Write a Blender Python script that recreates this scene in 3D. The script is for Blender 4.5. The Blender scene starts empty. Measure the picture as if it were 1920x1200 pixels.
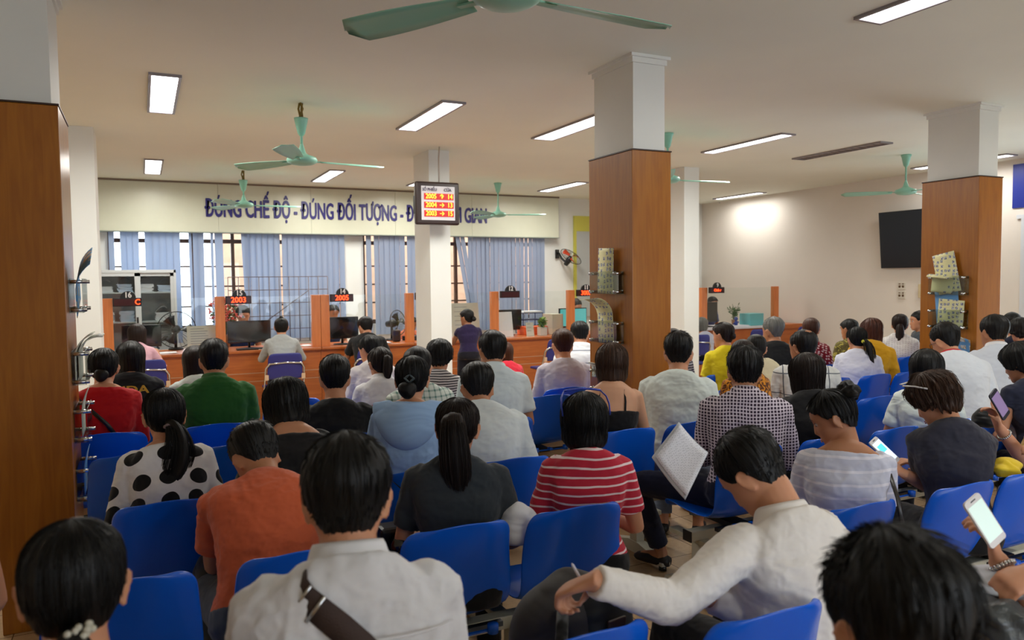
import bpy, math, random
import numpy as np
from mathutils import Vector, Matrix, Euler, noise as mnoise

# ------------------------------------------------------------------ camera, world, exposure
S = bpy.context.scene
COL = S.collection
R_ = math.radians
CAM_H, FPX, PITCH, ROLL, YAW = 1.65, 1436.3, 0.0525, -0.0113, 0.4493
_F = np.array([math.sin(YAW)*math.cos(PITCH), math.cos(YAW)*math.cos(PITCH), -math.sin(PITCH)])
_R0 = np.array([math.cos(YAW), -math.sin(YAW), 0.0]); _U0 = np.cross(_R0, _F)
_R = _R0*math.cos(ROLL)+_U0*math.sin(ROLL); _U = -_R0*math.sin(ROLL)+_U0*math.cos(ROLL)
_O = np.array([0, 0, CAM_H])
def ray(u, v): return _F+_R*(u-960)/FPX+_U*(600-v)/FPX
def atZ(u, v, z): d = ray(u, v); return _O+d*(z-CAM_H)/d[2]
def atY(u, v, y): d = ray(u, v); return _O+d*y/d[1]
def atX(u, v, x): d = ray(u, v); return _O+d*x/d[0]
def atD(u, v, D): return _O+ray(u, v)*D

cam_data = bpy.data.cameras.new('camera'); cam = bpy.data.objects.new('camera', cam_data); COL.objects.link(cam)
cam_data.sensor_width = 36; cam_data.lens = FPX/1920*36; cam_data.clip_start = 0.05
cam.matrix_world = Matrix(((_R[0], _U[0], -_F[0], 0), (_R[1], _U[1], -_F[1], 0), (_R[2], _U[2], -_F[2], CAM_H), (0, 0, 0, 1)))
cam_data.dof.use_dof = True; cam_data.dof.focus_distance = 4.2; cam_data.dof.aperture_fstop = 3.6
S.camera = cam
S.view_settings.view_transform = 'Standard'; S.view_settings.look = 'None'
S.view_settings.exposure = 0.0; S.view_settings.gamma = 1.0; S.view_settings.use_curve_mapping = False
world = bpy.data.worlds.new('world'); S.world = world; world.use_nodes = True
bg = world.node_tree.nodes['Background']; bg.inputs[0].default_value = (0.84, 0.92, 1.0, 1); bg.inputs[1].default_value = 4.8
S.cycles.max_bounces = 8; S.cycles.diffuse_bounces = 5; S.cycles.transparent_max_bounces = 12
S.cycles.caustics_reflective = False; S.cycles.caustics_refractive = False
PANEL_W = 24.0     # watts of one ceiling fluorescent panel
PANEL_COL = (1.0, 0.985, 0.90)

# ------------------------------------------------------------------ helpers
MATS = {}; TEXTS = []
def lin(c):
    return tuple(((x/255)/12.92 if x/255 <= .04045 else ((x/255+.055)/1.055)**2.4) for x in c)
def nt(m): m.use_nodes = True; return m.node_tree
def mat(name, col, rough=.5, metal=0., bump=0., bscale=40., var=0., vscale=6., spec=.5, emis=None, es=0., coat=0., alpha=1., trans=0., srgb=True, stretch=None, sub=0.):
    if name in MATS: return MATS[name]
    m = bpy.data.materials.new(name); t = nt(m); b = t.nodes['Principled BSDF']
    c = lin(col) if srgb else col
    b.inputs['Base Color'].default_value = (*c, 1); b.inputs['Roughness'].default_value = rough
    b.inputs['Metallic'].default_value = metal; b.inputs['Specular IOR Level'].default_value = spec
    b.inputs['Coat Weight'].default_value = coat; b.inputs['Alpha'].default_value = alpha
    b.inputs['Transmission Weight'].default_value = trans
    if sub: b.inputs['Subsurface Weight'].default_value = sub; b.inputs['Subsurface Radius'].default_value = (.012, .005, .003); b.inputs['Subsurface Scale'].default_value = 1
    if emis: b.inputs['Emission Color'].default_value = (*lin(emis), 1); b.inputs['Emission Strength'].default_value = es
    tc = t.nodes.new('ShaderNodeTexCoord'); mp = t.nodes.new('ShaderNodeMapping'); t.links.new(tc.outputs['Object'], mp.inputs[0])
    if stretch: mp.inputs['Scale'].default_value = stretch
    if var:
        n = t.nodes.new('ShaderNodeTexNoise'); n.inputs['Scale'].default_value = vscale; n.inputs['Detail'].default_value = 5
        t.links.new(mp.outputs[0], n.inputs['Vector'])
        mr = t.nodes.new('ShaderNodeMapRange'); mr.inputs[1].default_value = .3; mr.inputs[2].default_value = .7; mr.inputs[3].default_value = 1-var; mr.inputs[4].default_value = 1+var
        t.links.new(n.outputs[0], mr.inputs[0])
        mx = t.nodes.new('ShaderNodeMix'); mx.data_type = 'RGBA'; mx.blend_type = 'MULTIPLY'; mx.inputs[0].default_value = 1; mx.inputs[6].default_value = (*c, 1)
        t.links.new(mr.outputs[0], mx.inputs[7]); t.links.new(mx.outputs[2], b.inputs['Base Color'])
    if bump:
        n = t.nodes.new('ShaderNodeTexNoise'); n.inputs['Scale'].default_value = bscale; n.inputs['Detail'].default_value = 4
        t.links.new(mp.outputs[0], n.inputs['Vector'])
        bp = t.nodes.new('ShaderNodeBump'); bp.inputs['Strength'].default_value = bump; bp.inputs['Distance'].default_value = .01
        t.links.new(n.outputs[0], bp.inputs['Height']); t.links.new(bp.outputs[0], b.inputs['Normal'])
    MATS[name] = m; return m

def glass_mat(name, tint=(1, 1, 1), refl=.10, rough=.02):
    if name in MATS: return MATS[name]
    m = bpy.data.materials.new(name); t = nt(m); t.nodes.clear()
    o = t.nodes.new('ShaderNodeOutputMaterial'); mx = t.nodes.new('ShaderNodeMixShader'); tr = t.nodes.new('ShaderNodeBsdfTransparent'); gl = t.nodes.new('ShaderNodeBsdfGlossy')
    fr = t.nodes.new('ShaderNodeLayerWeight'); pw = t.nodes.new('ShaderNodeMath'); pw.operation = 'POWER'; pw.inputs[1].default_value = 4
    ad = t.nodes.new('ShaderNodeMath'); ad.operation = 'MULTIPLY_ADD'; ad.inputs[1].default_value = .6; ad.inputs[2].default_value = refl*.6; ad.use_clamp = True
    tr.inputs[0].default_value = (*tint, 1); gl.inputs['Roughness'].default_value = rough
    t.links.new(fr.outputs['Facing'], pw.inputs[0]); t.links.new(pw.outputs[0], ad.inputs[0]); t.links.new(ad.outputs[0], mx.inputs[0]); t.links.new(tr.outputs[0], mx.inputs[1]); t.links.new(gl.outputs[0], mx.inputs[2]); t.links.new(mx.outputs[0], o.inputs[0])
    MATS[name] = m; return m

def wood_mat(name, c1, c2, rough=.35, scale=1.0, axis='Z'):
    if name in MATS: return MATS[name]
    m = bpy.data.materials.new(name); t = nt(m); b = t.nodes['Principled BSDF']; b.inputs['Roughness'].default_value = rough
    tc = t.nodes.new('ShaderNodeTexCoord'); mp = t.nodes.new('ShaderNodeMapping'); t.links.new(tc.outputs['Object'], mp.inputs[0])
    sc = {'Z': (14, 14, 1.1), 'X': (1.1, 14, 14)}[axis]; mp.inputs['Scale'].default_value = [s*scale for s in sc]
    n = t.nodes.new('ShaderNodeTexNoise'); n.inputs['Scale'].default_value = 2.2; n.inputs['Detail'].default_value = 8; n.inputs['Distortion'].default_value = 1.2
    t.links.new(mp.outputs[0], n.inputs['Vector'])
    cr = t.nodes.new('ShaderNodeValToRGB'); cr.color_ramp.elements[0].position = .28; cr.color_ramp.elements[0].color = (*lin(c1), 1); cr.color_ramp.elements[1].position = .72; cr.color_ramp.elements[1].color = (*lin(c2), 1)
    t.links.new(n.outputs[0], cr.inputs[0]); t.links.new(cr.outputs[0], b.inputs['Base Color'])
    b.inputs['Coat Weight'].default_value = .25; b.inputs['Coat Roughness'].default_value = .25
    MATS[name] = m; return m

def newobj(name, me, m=None, parent=None, loc=None):
    o = bpy.data.objects.new(name, me); COL.objects.link(o)
    if m is not None:
        for mm in (m if isinstance(m, (list, tuple)) else [m]): me.materials.append(mm)
    if parent is not None: o.parent = parent
    if loc is not None: o.location = loc
    return o
def tag(o, label=None, cat=None, group=None, kind=None):
    if label: o['label'] = label
    if cat: o['category'] = cat
    if group: o['group'] = group
    if kind: o['kind'] = kind
    return o
def thing(name, loc, label, cat, rz=0, group=None):
    o = bpy.data.objects.new(name, None); COL.objects.link(o); o.location = loc; o.rotation_euler = (0, 0, rz); o.empty_display_size = .05
    return tag(o, label, cat, group)

class MB:
    def __init__(s): s.v = []; s.f = []; s.mi = []; s.cur = 0; s.sm = []
    def add(s, V, Fc, smooth=True):
        b = len(s.v); s.v += [tuple(map(float, p)) for p in V]
        for f in Fc: s.f.append(tuple(b+i for i in f)); s.mi.append(s.cur); s.sm.append(smooth)
        return s
    def box(s, a, b, M=None, smooth=False):
        (x0, y0, z0), (x1, y1, z1) = a, b
        V = [(x, y, z) for x in (x0, x1) for y in (y0, y1) for z in (z0, z1)]
        if M is not None: V = [tuple(M @ Vector(p)) for p in V]
        return s.add(V, [(0, 1, 3, 2), (4, 6, 7, 5), (0, 4, 5, 1), (2, 3, 7, 6), (0, 2, 6, 4), (1, 5, 7, 3)], smooth)
    def rbox(s, a, b, r=.01, M=None, n=3):   # box with rounded vertical (z) edges
        (x0, y0, z0), (x1, y1, z1) = a, b; P = []
        for cx, cy, a0 in ((x1-r, y1-r, 0), (x0+r, y1-r, 90), (x0+r, y0+r, 180), (x1-r, y0+r, 270)):
            for k in range(n+1):
                t = R_(a0+90*k/n); P.append((cx+r*math.cos(t), cy+r*math.sin(t)))
        return s.prism(P, z0, z1, M)
    def prism(s, P, z0, z1, M=None, smooth=False):
        n = len(P); V = [(x, y, z0) for x, y in P]+[(x, y, z1) for x, y in P]
        if M is not None: V = [tuple(M @ Vector(p)) for p in V]
        Fc = [(i, (i+1) % n, n+(i+1) % n, n+i) for i in range(n)]+[tuple(range(n-1, -1, -1)), tuple(range(n, 2*n))]
        return s.add(V, Fc, smooth)
    def tube(s, pts, r, n=10, cap=True, ry=None, up=None):
        pts = [np.array(p, float) for p in pts]; m = len(pts)
        rs = r if isinstance(r, (list, tuple, np.ndarray)) else [r]*m
        rys = ry if ry is not None else rs
        if not isinstance(rys, (list, tuple, np.ndarray)): rys = [rys]*m
        V = []; u0 = np.array(up, float) if up is not None else None; prev = None
        for i in range(m):
            d = pts[min(i+1, m-1)]-pts[max(i-1, 0)]; d = d/(np.linalg.norm(d)+1e-12)
            if prev is None:
                a = u0 if u0 is not None else (np.array([0, 0, 1.]) if abs(d[2]) < .9 else np.array([1., 0, 0]))
            else: a = prev
            a = a-d*(a@d); a = a/(np.linalg.norm(a)+1e-12); prev = a; b = np.cross(d, a)
            for k in range(n):
                t = 2*math.pi*k/n; V.append(pts[i]+b*math.cos(t)*rs[i]+a*math.sin(t)*rys[i])
        Fc = [(i*n+k, i*n+(k+1) % n, (i+1)*n+(k+1) % n, (i+1)*n+k) for i in range(m-1) for k in range(n)]
        if cap: Fc += [tuple(range(n-1, -1, -1)), tuple((m-1)*n+k for k in range(n))]
        return s.add(V, Fc)
    def lathe(s, prof, n=24, M=None, smooth=True, cap=True):
        V = [(r*math.cos(2*math.pi*k/n), r*math.sin(2*math.pi*k/n), z) for r, z in prof for k in range(n)]
        if M is not None: V = [tuple(M @ Vector(p)) for p in V]
        m = len(prof); Fc = [(i*n+k, i*n+(k+1) % n, (i+1)*n+(k+1) % n, (i+1)*n+k) for i in range(m-1) for k in range(n)]
        if cap: Fc += [tuple(range(n-1, -1, -1)), tuple((m-1)*n+k for k in range(n))]
        return s.add(V, Fc, smooth)
    def ell(s, c, r, M=None, n=14, m=9):
        V = []; c = np.array(c, float)
        for i in range(1, m):
            ph = math.pi*i/m
            for k in range(n):
                t = 2*math.pi*k/n; p = (r[0]*math.sin(ph)*math.cos(t), r[1]*math.sin(ph)*math.sin(t), r[2]*math.cos(ph))
                V.append(p)
        V += [(0, 0, r[2]), (0, 0, -r[2])]
        if M is not None: V = [tuple(M @ Vector(p)) for p in V]
        V = [tuple(np.array(p)+c) for p in V]; T, B = len(V)-2, len(V)-1
        Fc = [(i*n+k, (i+1)*n+k, (i+1)*n+(k+1) % n, i*n+(k+1) % n) for i in range(m-2) for k in range(n)]
        Fc += [(T, k, (k+1) % n) for k in range(n)]+[(B, (m-2)*n+(k+1) % n, (m-2)*n+k) for k in range(n)]
        return s.add(V, Fc)
    def grid(s, G, smooth=True):   # G[i][j] -> points
        m, n = len(G), len(G[0]); V = [p for r in G for p in r]
        return s.add(V, [(i*n+j, i*n+j+1, (i+1)*n+j+1, (i+1)*n+j) for i in range(m-1) for j in range(n-1)], smooth)
    def mesh(s, name):
        me = bpy.data.meshes.new(name); me.from_pydata(s.v, [], s.f); me.update()
        me.polygons.foreach_set('use_smooth', s.sm); me.polygons.foreach_set('material_index', s.mi)
        return me
    def obj(s, name, m=None, parent=None, loc=None, bevel=0, solid=0, sub=0, off=-1):
        o = newobj(name, s.mesh(name), m, parent, loc)
        if solid: md = o.modifiers.new('s', 'SOLIDIFY'); md.thickness = solid; md.offset = off
        if bevel: md = o.modifiers.new('b', 'BEVEL'); md.width = bevel; md.segments = 2; md.limit_method = 'ANGLE'; md.angle_limit = R_(50)
        if sub: md = o.modifiers.new('u', 'SUBSURF'); md.levels = sub; md.render_levels = sub
        return o
def Box(name, a, b, m, parent=None, bevel=0, kind=None):
    o = MB().box(a, b).obj(name, m, parent, bevel=bevel)
    if kind: o['kind'] = kind
    return o
def text(name, body, m, M, size=.1, sx=1., ext=.002, bold=0., align='CENTER', parent=None, spacing=1., fat=0.):
    c = bpy.data.curves.new(name, 'FONT'); c.body = body; c.size = size; c.extrude = ext; c.align_x = align; c.align_y = 'CENTER'; c.space_character = spacing; c.resolution_u = 3
    c.materials.append(m); o = bpy.data.objects.new(name, c); COL.objects.link(o); TEXTS.append(o); c['fat'] = max(fat, bold)
    if parent is not None: o.parent = parent
    o.matrix_basis = M @ Matrix.Diagonal((sx, 1, 1, 1)); return o
def facing(p, n='-Y'):   # matrix at p for text/plates: local x right, local y up, facing the given axis
    rz = {'-Y': 0, '-X': -90, '+X': 90, '+Y': 180}[n]
    return Matrix.Translation(Vector(p)) @ Matrix.Rotation(R_(rz), 4, 'Z') @ Matrix.Rotation(R_(90), 4, 'X')

# ------------------------------------------------------------------ materials
M_ceil = mat('ceiling_paint', (232, 236, 226), .9, var=.03, vscale=.8)
M_wall = mat('wall_paint', (226, 220, 212), .85, var=.03, vscale=1.2, bump=.05, bscale=60)
M_white = mat('white_column_paint', (226, 228, 224), .7, var=.02, vscale=2)
M_wood = wood_mat('pillar_veneer', (146, 84, 14), (168, 104, 24), .32)
M_desk = wood_mat('desk_veneer', (176, 92, 38), (200, 114, 52), .35, axis='X')
M_post = wood_mat('post_veneer', (206, 116, 58), (222, 134, 70), .35)
M_darkedge = mat('dark_edge', (52, 26, 14), .5)
M_blue = mat('blue_plastic', (6, 92, 212), .27, spec=.5, bump=.04, bscale=120)
M_cream = mat('cream_steel', (196, 194, 176), .4, var=.04)
M_black = mat('black_plastic', (16, 16, 18), .4)
M_chrome = mat('chrome', (200, 200, 200), .18, metal=1.)
M_steel = mat('satin_steel', (150, 150, 150), .35, metal=1.)
M_mint = mat('mint_enamel', (140, 196, 176), .35)
M_paper = mat('white_paper', (226, 228, 232), .8, bump=.1, bscale=20)
M_navyfab = mat('navy_vinyl', (40, 44, 120), .5, bump=.05)
M_grey = mat('grey_steel', (196, 202, 204), .4)
M_glass = glass_mat('clear_glass', (.97, .985, .98), .045)
M_acryl = glass_mat('acrylic', (.86, .90, .88), .14, .08)
M_led = mat('led_red', (30, 0, 0), .5, emis=(255, 60, 20), es=6.)
M_lamp = mat('lamp_diffuser', (240, 240, 240), .5, emis=(255, 250, 255), es=7.)

# ------------------------------------------------------------------ room shell
ZC, XL, XR, YB, YF = 3.126, -4.2, 10.2, -3.6, 12.3
def floor_mat():
    m = bpy.data.materials.new('floor_tiles'); t = nt(m); b = t.nodes['Principled BSDF']; b.inputs['Roughness'].default_value = .22
    tc = t.nodes.new('ShaderNodeTexCoord'); br = t.nodes.new('ShaderNodeTexBrick'); br.offset = 0; br.inputs['Scale'].default_value = 1
    br.inputs['Brick Width'].default_value = .3; br.inputs['Row Height'].default_value = .3; br.inputs['Mortar Size'].default_value = .003
    br.inputs['Color1'].default_value = (*lin((204, 172, 134)), 1); br.inputs['Color2'].default_value = (*lin((196, 163, 124)), 1); br.inputs['Mortar'].default_value = (*lin((120, 92, 64)), 1)
    n = t.nodes.new('ShaderNodeTexNoise'); n.inputs['Scale'].default_value = 40
    mx = t.nodes.new('ShaderNodeMix'); mx.data_type = 'RGBA'; mx.blend_type = 'MULTIPLY'; mx.inputs[0].default_value = .25
    t.links.new(tc.outputs['Object'], br.inputs['Vector']); t.links.new(tc.outputs['Object'], n.inputs['Vector'])
    t.links.new(br.outputs['Color'], mx.inputs[6]); t.links.new(n.outputs[0], mx.inputs[7]); t.links.new(mx.outputs[2], b.inputs['Base Color']); return m
Box('floor', (XL, YB, -.1), (XR+.3, YF+.3, 0), floor_mat(), kind='structure')
Box('ceiling', (XL, YB, ZC), (XR+.3, YF+.3, ZC+.1), M_ceil, kind='structure')
Box('wall_left', (XL-.2, YB, 0), (XL, YF+.3, ZC), M_wall, kind='structure')
o = MB(); RX0, RX1, RZ = 1.2, 6.8, 2.35
o.box((XL, YB-.2, 0), (RX0, YB, ZC)); o.box((RX1, YB-.2, 0), (XR, YB, ZC)); o.box((RX0, YB-.2, RZ), (RX1, YB, ZC)); o.box((RX0, YB-.2, 0), (RX1, YB, .3))
tag(o.obj('wall_rear', M_wall), kind='structure')
# right wall with the glazed door opening
o = MB(); DY0, DY1, DZ = 3.2, 6.05, 2.36
o.box((XR, YB, 0), (XR+.22, DY0, ZC)); o.box((XR, DY1, 0), (XR+.22, YF+.3, ZC)); o.box((XR, DY0, DZ), (XR+.22, DY1, ZC))
tag(o.obj('wall_right', M_wall), kind='structure')
# front wall behind the counter with two window openings
o = MB(); W1, W2, WZ0, WZ1 = (-.42, 2.95), (3.26, 6.57), .95, 2.62
for a, b in ((XL, W1[0]), (W1[1], W2[0]), (W2[1], XR)): o.box((a, YF, 0), (b, YF+.22, ZC))
for a, b in (W1, W2): o.box((a, YF, 0), (b, YF+.22, WZ0)); o.box((a, YF, WZ1), (b, YF+.22, ZC))
tag(o.obj('wall_front', M_white), kind='structure')
M_brown = wood_mat('window_wood', (66, 40, 26), (92, 58, 36), .5)
M_peach = mat('outside_render', (235, 190, 160), .9, var=.1)
for i, (a, b) in enumerate((W1, W2)):
    w = MB(); y0, y1 = YF+.10, YF+.16; n = 6
    for k in range(n+1):
        x = a+(b-a)*k/n; t = .05 if k % 2 == 0 else .025
        w.box((x-t, y0, WZ0), (x+t, y1, WZ1))
    for z, t in ((WZ0+.03, .04), (WZ1-.05, .06), (2.28, .03), (1.9, .012), (1.6, .012), (1.3, .012)): w.box((a, y0+.005, z-t), (b, y1-.005, z+t))
    tag(w.obj('window_%d' % (i+1), M_brown), kind='structure')
    g = MB().box((a, YF+.12, WZ0), (b, YF+.125, WZ1)).obj('window_pane_%d' % (i+1), M_glass); tag(g, kind='structure')
# neighbouring building outside
tag(Box('outside_wall', (1.2, 14.6, -.5), (9.5, 14.9, 4.5), M_peach), kind='structure')
tag(Box('outside_ground', (-8, YF+.3, -.2), (22, 18, -.02), mat('outside_paving', (170, 160, 150), .9)), kind='structure')
# glazed door on the right
M_alu = mat('white_aluminium', (214, 220, 228), .35)
w = MB(); x0, x1 = XR-.02, XR+.1
for y, t in ((DY0+.04, .04), (DY1-.05, .05), (4.6, .04)): w.box((x0, y-t, 0), (x1, y+t, DZ))
for z, t in ((DZ-.04, .04), (.06, .06), (2.0, .02)): w.box((x0+.005, DY0, z-t), (x1-.005, DY1, z+t))
tag(w.obj('door_1', M_alu), kind='structure')
tag(MB().box((XR+.04, DY0, 0), (XR+.05, DY1, DZ)).obj('door_pane_1', M_glass), kind='structure')
# wooden pillars and plain columns
PY0, PD = 4.226, .54
for i, (xa, wd) in enumerate(((-.328-.315, .315), (2.926, .315), (6.516, .32))):
    root = thing('wood_clad_pillar', (xa, PY0, 0), ['large wood-clad pillar with white top beside the polka-dot blouse', 'central wood-clad pillar with brochure racks behind the brown bob haircut', 'wood-clad pillar with white top near the wall television'][i], 'pillar'); root['kind'] = 'structure'
    c = MB().box((0, 0, 0), (wd, PD, 2.495)).obj('wood_cladding', M_wood, root, bevel=.004)
    MB().box((-.004, -.004, 2.495), (wd+.004, PD+.004, 2.503)).obj('dark_top_trim', M_darkedge, root)
    s = MB(); s.box((.03, .03, 2.50), (wd-.03, PD-.03, ZC)); s.box((.018, .018, ZC-.055), (wd-.018, PD-.018, ZC)); s.box((.0, .0, ZC-.02), (wd, PD, ZC)); s.obj('painted_shaft', M_white, root)
for i, xa in enumerate((-.358-.255, 2.956, 6.546)):
    tag(MB().box((xa, 8.25, 0), (xa+.25, 8.78, ZC)).obj('column_%d' % (i+1), M_white, bevel=.003), kind='structure')
for nm, a, b in (('baseboard_right', (XR-.012, DY1, 0), (XR, YF, .1)), ('baseboard_front', (6.6, YF-.012, 0), (XR, YF, .1))):
    tag(Box(nm, a, b, mat('skirting_tile', (150, 110, 80), .3)), kind='structure')
tag(Box('trim_1', (XR-.02, DY0-.06, DZ), (XR, DY1+.06, DZ+.05), M_alu), kind='structure')

# slogan board
SB = thing('slogan_board', (0, 12.1, 2.4), 'long cream board with blue slogan lettering above the windows', 'sign')
M_board = mat('cream_board', (204, 206, 186), .35, var=.02)
b = MB(); xs = [-.56, 1.05, 2.4, 3.75, 5.1, 6.79]
for a, c in zip(xs[:-1], xs[1:]): b.box((a+.001, 0, 0), (c-.001, .03, .70))
b.obj('panel', M_board, SB, bevel=.002); b = MB(); b.box((-.56, .03, .67), (6.79, .2, .70)); b.box((6.76, .03, 0), (6.79, .2, .67)); b.box((-.56, .03, 0), (-.53, .2, .67)); b.obj('return_panel', M_board, SB)
MB().box((-.57, -.012, .70), (6.80, .2, .724)).obj('top_edge', mat('board_edge', (120, 104, 90), .5), SB)
MB().box((-.57, -.008, -.012), (6.80, .2, 0)).obj('bottom_edge', mat('board_edge2', (140, 150, 140), .4), SB)
M_navy = mat('navy_letters', (36, 28, 110), .4)
tx = text('slogan_text', 'ĐÚNG CHẾ ĐỘ - ĐÚNG ĐỐI TƯỌNG - ĐÚNG THÒI GIAN', M_navy, facing((3.125, -.006, .328)), size=.352, sx=1, ext=.004, parent=SB, fat=.013)
bpy.context.view_layer.update()
w_ = tx.dimensions.x
kx = 4.5/max(w_, .1); tx.matrix_basis = facing((3.125, -.006, .335)) @ Matrix.Diagonal((kx, 1, 1, 1))
full = tx.data.body; hn = MB()      # the horns of the two letters with a horn
for pre in ('ĐÚNG CHẾ ĐỘ - ĐÚNG ĐỐI TƯỌ', 'ĐÚNG CHẾ ĐỘ - ĐÚNG ĐỐI TƯỌNG - ĐÚNG THÒ'):
    tx.data.body = pre; bpy.context.view_layer.update(); xr = 3.125-2.25+tx.dimensions.x
    for t_ in range(1): hn.tube([(xr-.045, -.012, .335+.098), (xr-.012, -.012, .335+.108), (xr+.012, -.012, .335+.130), (xr+.012, -.012, .335+.152)], [.014, .015, .016, .013], 8, ry=.003, up=(0, 1, 0))
tx.data.body = full; bpy.context.view_layer.update()
hn.obj('letter_horn', M_navy, SB)

# ------------------------------------------------------------------ ceiling lights
def panel(x0, x1, y0, y1, label, on=True, seen=True):
    root = thing('ceiling_light', ((x0+x1)/2, (y0+y1)/2, ZC), label, 'light', group='fluorescent ceiling panels' if on else None)
    hx, hy = (x1-x0)/2, (y1-y0)/2
    f = MB()
    for a, b in (((-hx-.02, -hy-.02, -.018), (-hx, hy+.02, 0)), ((hx, -hy-.02, -.018), (hx+.02, hy+.02, 0)), ((-hx, -hy-.02, -.018), (hx, -hy, 0)), ((-hx, hy, -.018), (hx, hy+.02, 0))): f.box(a, b)
    f.obj('frame', mat('lamp_frame', (140, 136, 140), .4), root)
    if on:
        MB().box((-hx, -hy, -.012), (hx, hy, -.004)).obj('diffuser', M_lamp, root)
        L = bpy.data.lights.new('panel_light', 'AREA'); L.shape = 'RECTANGLE'; L.size = x1-x0; L.size_y = y1-y0; L.energy = PANEL_W*((.6 if x0 > 9 else 1.6) if y0 > 5 else .85); L.color = PANEL_COL; L.spread = R_(170)
        lo = bpy.data.objects.new('panel_light', L); COL.objects.link(lo); lo.parent = root; lo.location = (0, 0, -.022)
    else:
        MB().box((-hx, -hy, -.006), (hx, hy, -.001)).obj('reflector', mat('lamp_reflector', (150, 135, 128), .6), root)
        g = MB(); n = 13
        for k in range(n): y = -hy+2*hy*(k+.5)/n; g.box((-hx, y-.012, -.016), (hx, y+.012, -.007))
        g.obj('louvre', mat('lamp_louvre', (105, 92, 86), .5), root)
for x0, x1, y0, y1, lb, on in (
    (.11, .285, 6.0, 7.28, 'bright ceiling light panel nearest the left wood pillar', 1),
    (.09, .265, 10.1, 11.34, 'small-looking bright ceiling panel just before the slogan board left end', 1),
    (2.28, 2.455, 5.98, 7.21, 'bright ceiling panel above the red number board', 1),
    (2.29, 2.465, 10.2, 11.4, 'ceiling panel between the two left mint fans', 1),
    (3.72, 3.94, 5.92, 7.15, 'bright ceiling panel cut off by the central pillar top', 1),
    (3.74, 3.92, 10.2, 11.4, 'ceiling panel mostly hidden behind the red number board', 1),
    (6.0, 6.18, 10.12, 11.36, 'ceiling panel right of the fan in front of the slogan end', 1),
    (5.98, 6.135, 5.96, 7.19, 'long bright ceiling panel right of the central pillar', 1),
    (7.38, 7.54, 5.91, 7.15, 'unlit ceiling luminaire with grey louvre', 0),
    (9.70, 9.87, 10.22, 11.35, 'far ceiling panel washing the white right wall', 1),
    (3.73, 3.91, 1.9, 3.14, 'bright ceiling panel at the top right edge of the room view', 1),
    (9.60, 9.78, 5.9, 7.17, 'ceiling panel behind the right wood pillar top', 1),
    (-2.2, -2.02, 6.0, 7.2, 'ceiling panel left of the large wood pillar', 1), 
    (7.4, 7.58, 1.9, 3.1, 'ceiling panel above the right rear seats', 1), (2.28, 2.455, -2.2, -1.0, 'ceiling panel behind the viewer', 1)):
    panel(x0, x1, y0, y1, lb, bool(on))
for o_ in list(bpy.data.objects):
    if o_.name.startswith('ceiling_light') and 'group' in o_.keys(): del o_['group']

# ------------------------------------------------------------------ ceiling fans
def fan(x, y, zm, ang, label, sc=1., broken=False, zc=ZC):
    root = thing('ceiling_fan', (x, y, zc), label, 'fan', rz=R_(ang)); h = zc-zm
    c = MB()
    if broken:
        c.lathe([(.012, -.17), (.035, -.16), (.062, -.085+.0), (.055, -.07)], 20) if False else c.lathe([(.016, -.27), (.03, -.25), (.055, -.14), (.058, -.125), (.03, -.125)], 20)
        c.obj('canopy', M_mint, root)
        wv = MB()
        for k in range(3): wv.tube([(.012*math.cos(k*2.1), .012*math.sin(k*2.1), 0), (.02*math.cos(k*2.1+1), .02*math.sin(k*2.1+1), -.05), (.01*math.cos(k*2), .01*math.sin(k*2), -.10), (.012*math.cos(k*3), .012*math.sin(k*3), -.14)], .009, 6)
        wv.obj('hook_and_wires', mat('fan_wires', (120, 96, 30), .6), root)
    else:
        c.lathe([(.016, -.15), (.03, -.13), (.052, -.03), (.06, -.015), (.06, 0)], 20); c.obj('canopy', M_mint, root)
    MB().tube([(0, 0, -.13), (0, 0, -h+.09)], .011, 10).obj('rod', M_mint, root)
    MB().lathe([(.012, -h+.13), (.018, -h+.11), (.035, -h+.055), (.06, -h+.04), (.115, -h+.02), (.125, -h), (.118, -h-.02), (.09, -h-.035), (.03, -h-.045), (.0, -h-.046)], 32).obj('motor_housing', M_mint, root)
    for k in range(3):
        b = MB(); a = R_(120*k); L = .60*sc; G = []
        for i in range(13):
            t = i/12; r = .15+(L-.02)*t; w = (.045+.035*math.sin(min(1, t*1.25)*math.pi/2))*(1 if t < .9 else math.sqrt(max(.02, 1-((t-.9)/.1)**2)))
            row = []
            for j in range(5):
                s_ = (j/4-.5)*2; z = -h-.004+s_*w*.22-.012*(s_*s_)*.6
                row.append((r, s_*w, z))
            G.append(row)
        b.grid(G); M = Matrix.Rotation(a, 4, 'Z'); b.v = [tuple(M @ Vector(p)) for p in b.v]
        bo = b.obj('blade', M_mint, root, solid=.003)
        ar = MB(); ar.box((.09, -.014, -h-.012), (.2, .014, -h-.004), M); ar.obj('blade_arm', M_mint, bo)
    return root
fan(1.23, 6.52, 2.66, 8, 'mint ceiling fan hanging by exposed wires, left of the number board', broken=True)
fan(1.25, 10.71, 2.68, -4, 'mint ceiling fan in front of the slogan first words', broken=True)
fan(4.94, 10.69, 2.65, -25, 'mint ceiling fan in front of the last slogan word')
fan(4.89, 6.43, 2.66, -8, 'mint ceiling fan half hidden behind the central pillar')
fan(8.49, 6.43, 2.68, 15, 'mint ceiling fan between unlit luminaire and right pillar')
p_ = atZ(950, -12, 2.64); fan(p_[0], p_[1], 2.64, 60-25.7-30, 'large near mint ceiling fan cut by the top edge', sc=1.0)
fan(4.9+3.6, 2.4, 2.66, 100, 'mint ceiling fan whose blade tip shows beyond the right pillar top')
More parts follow.
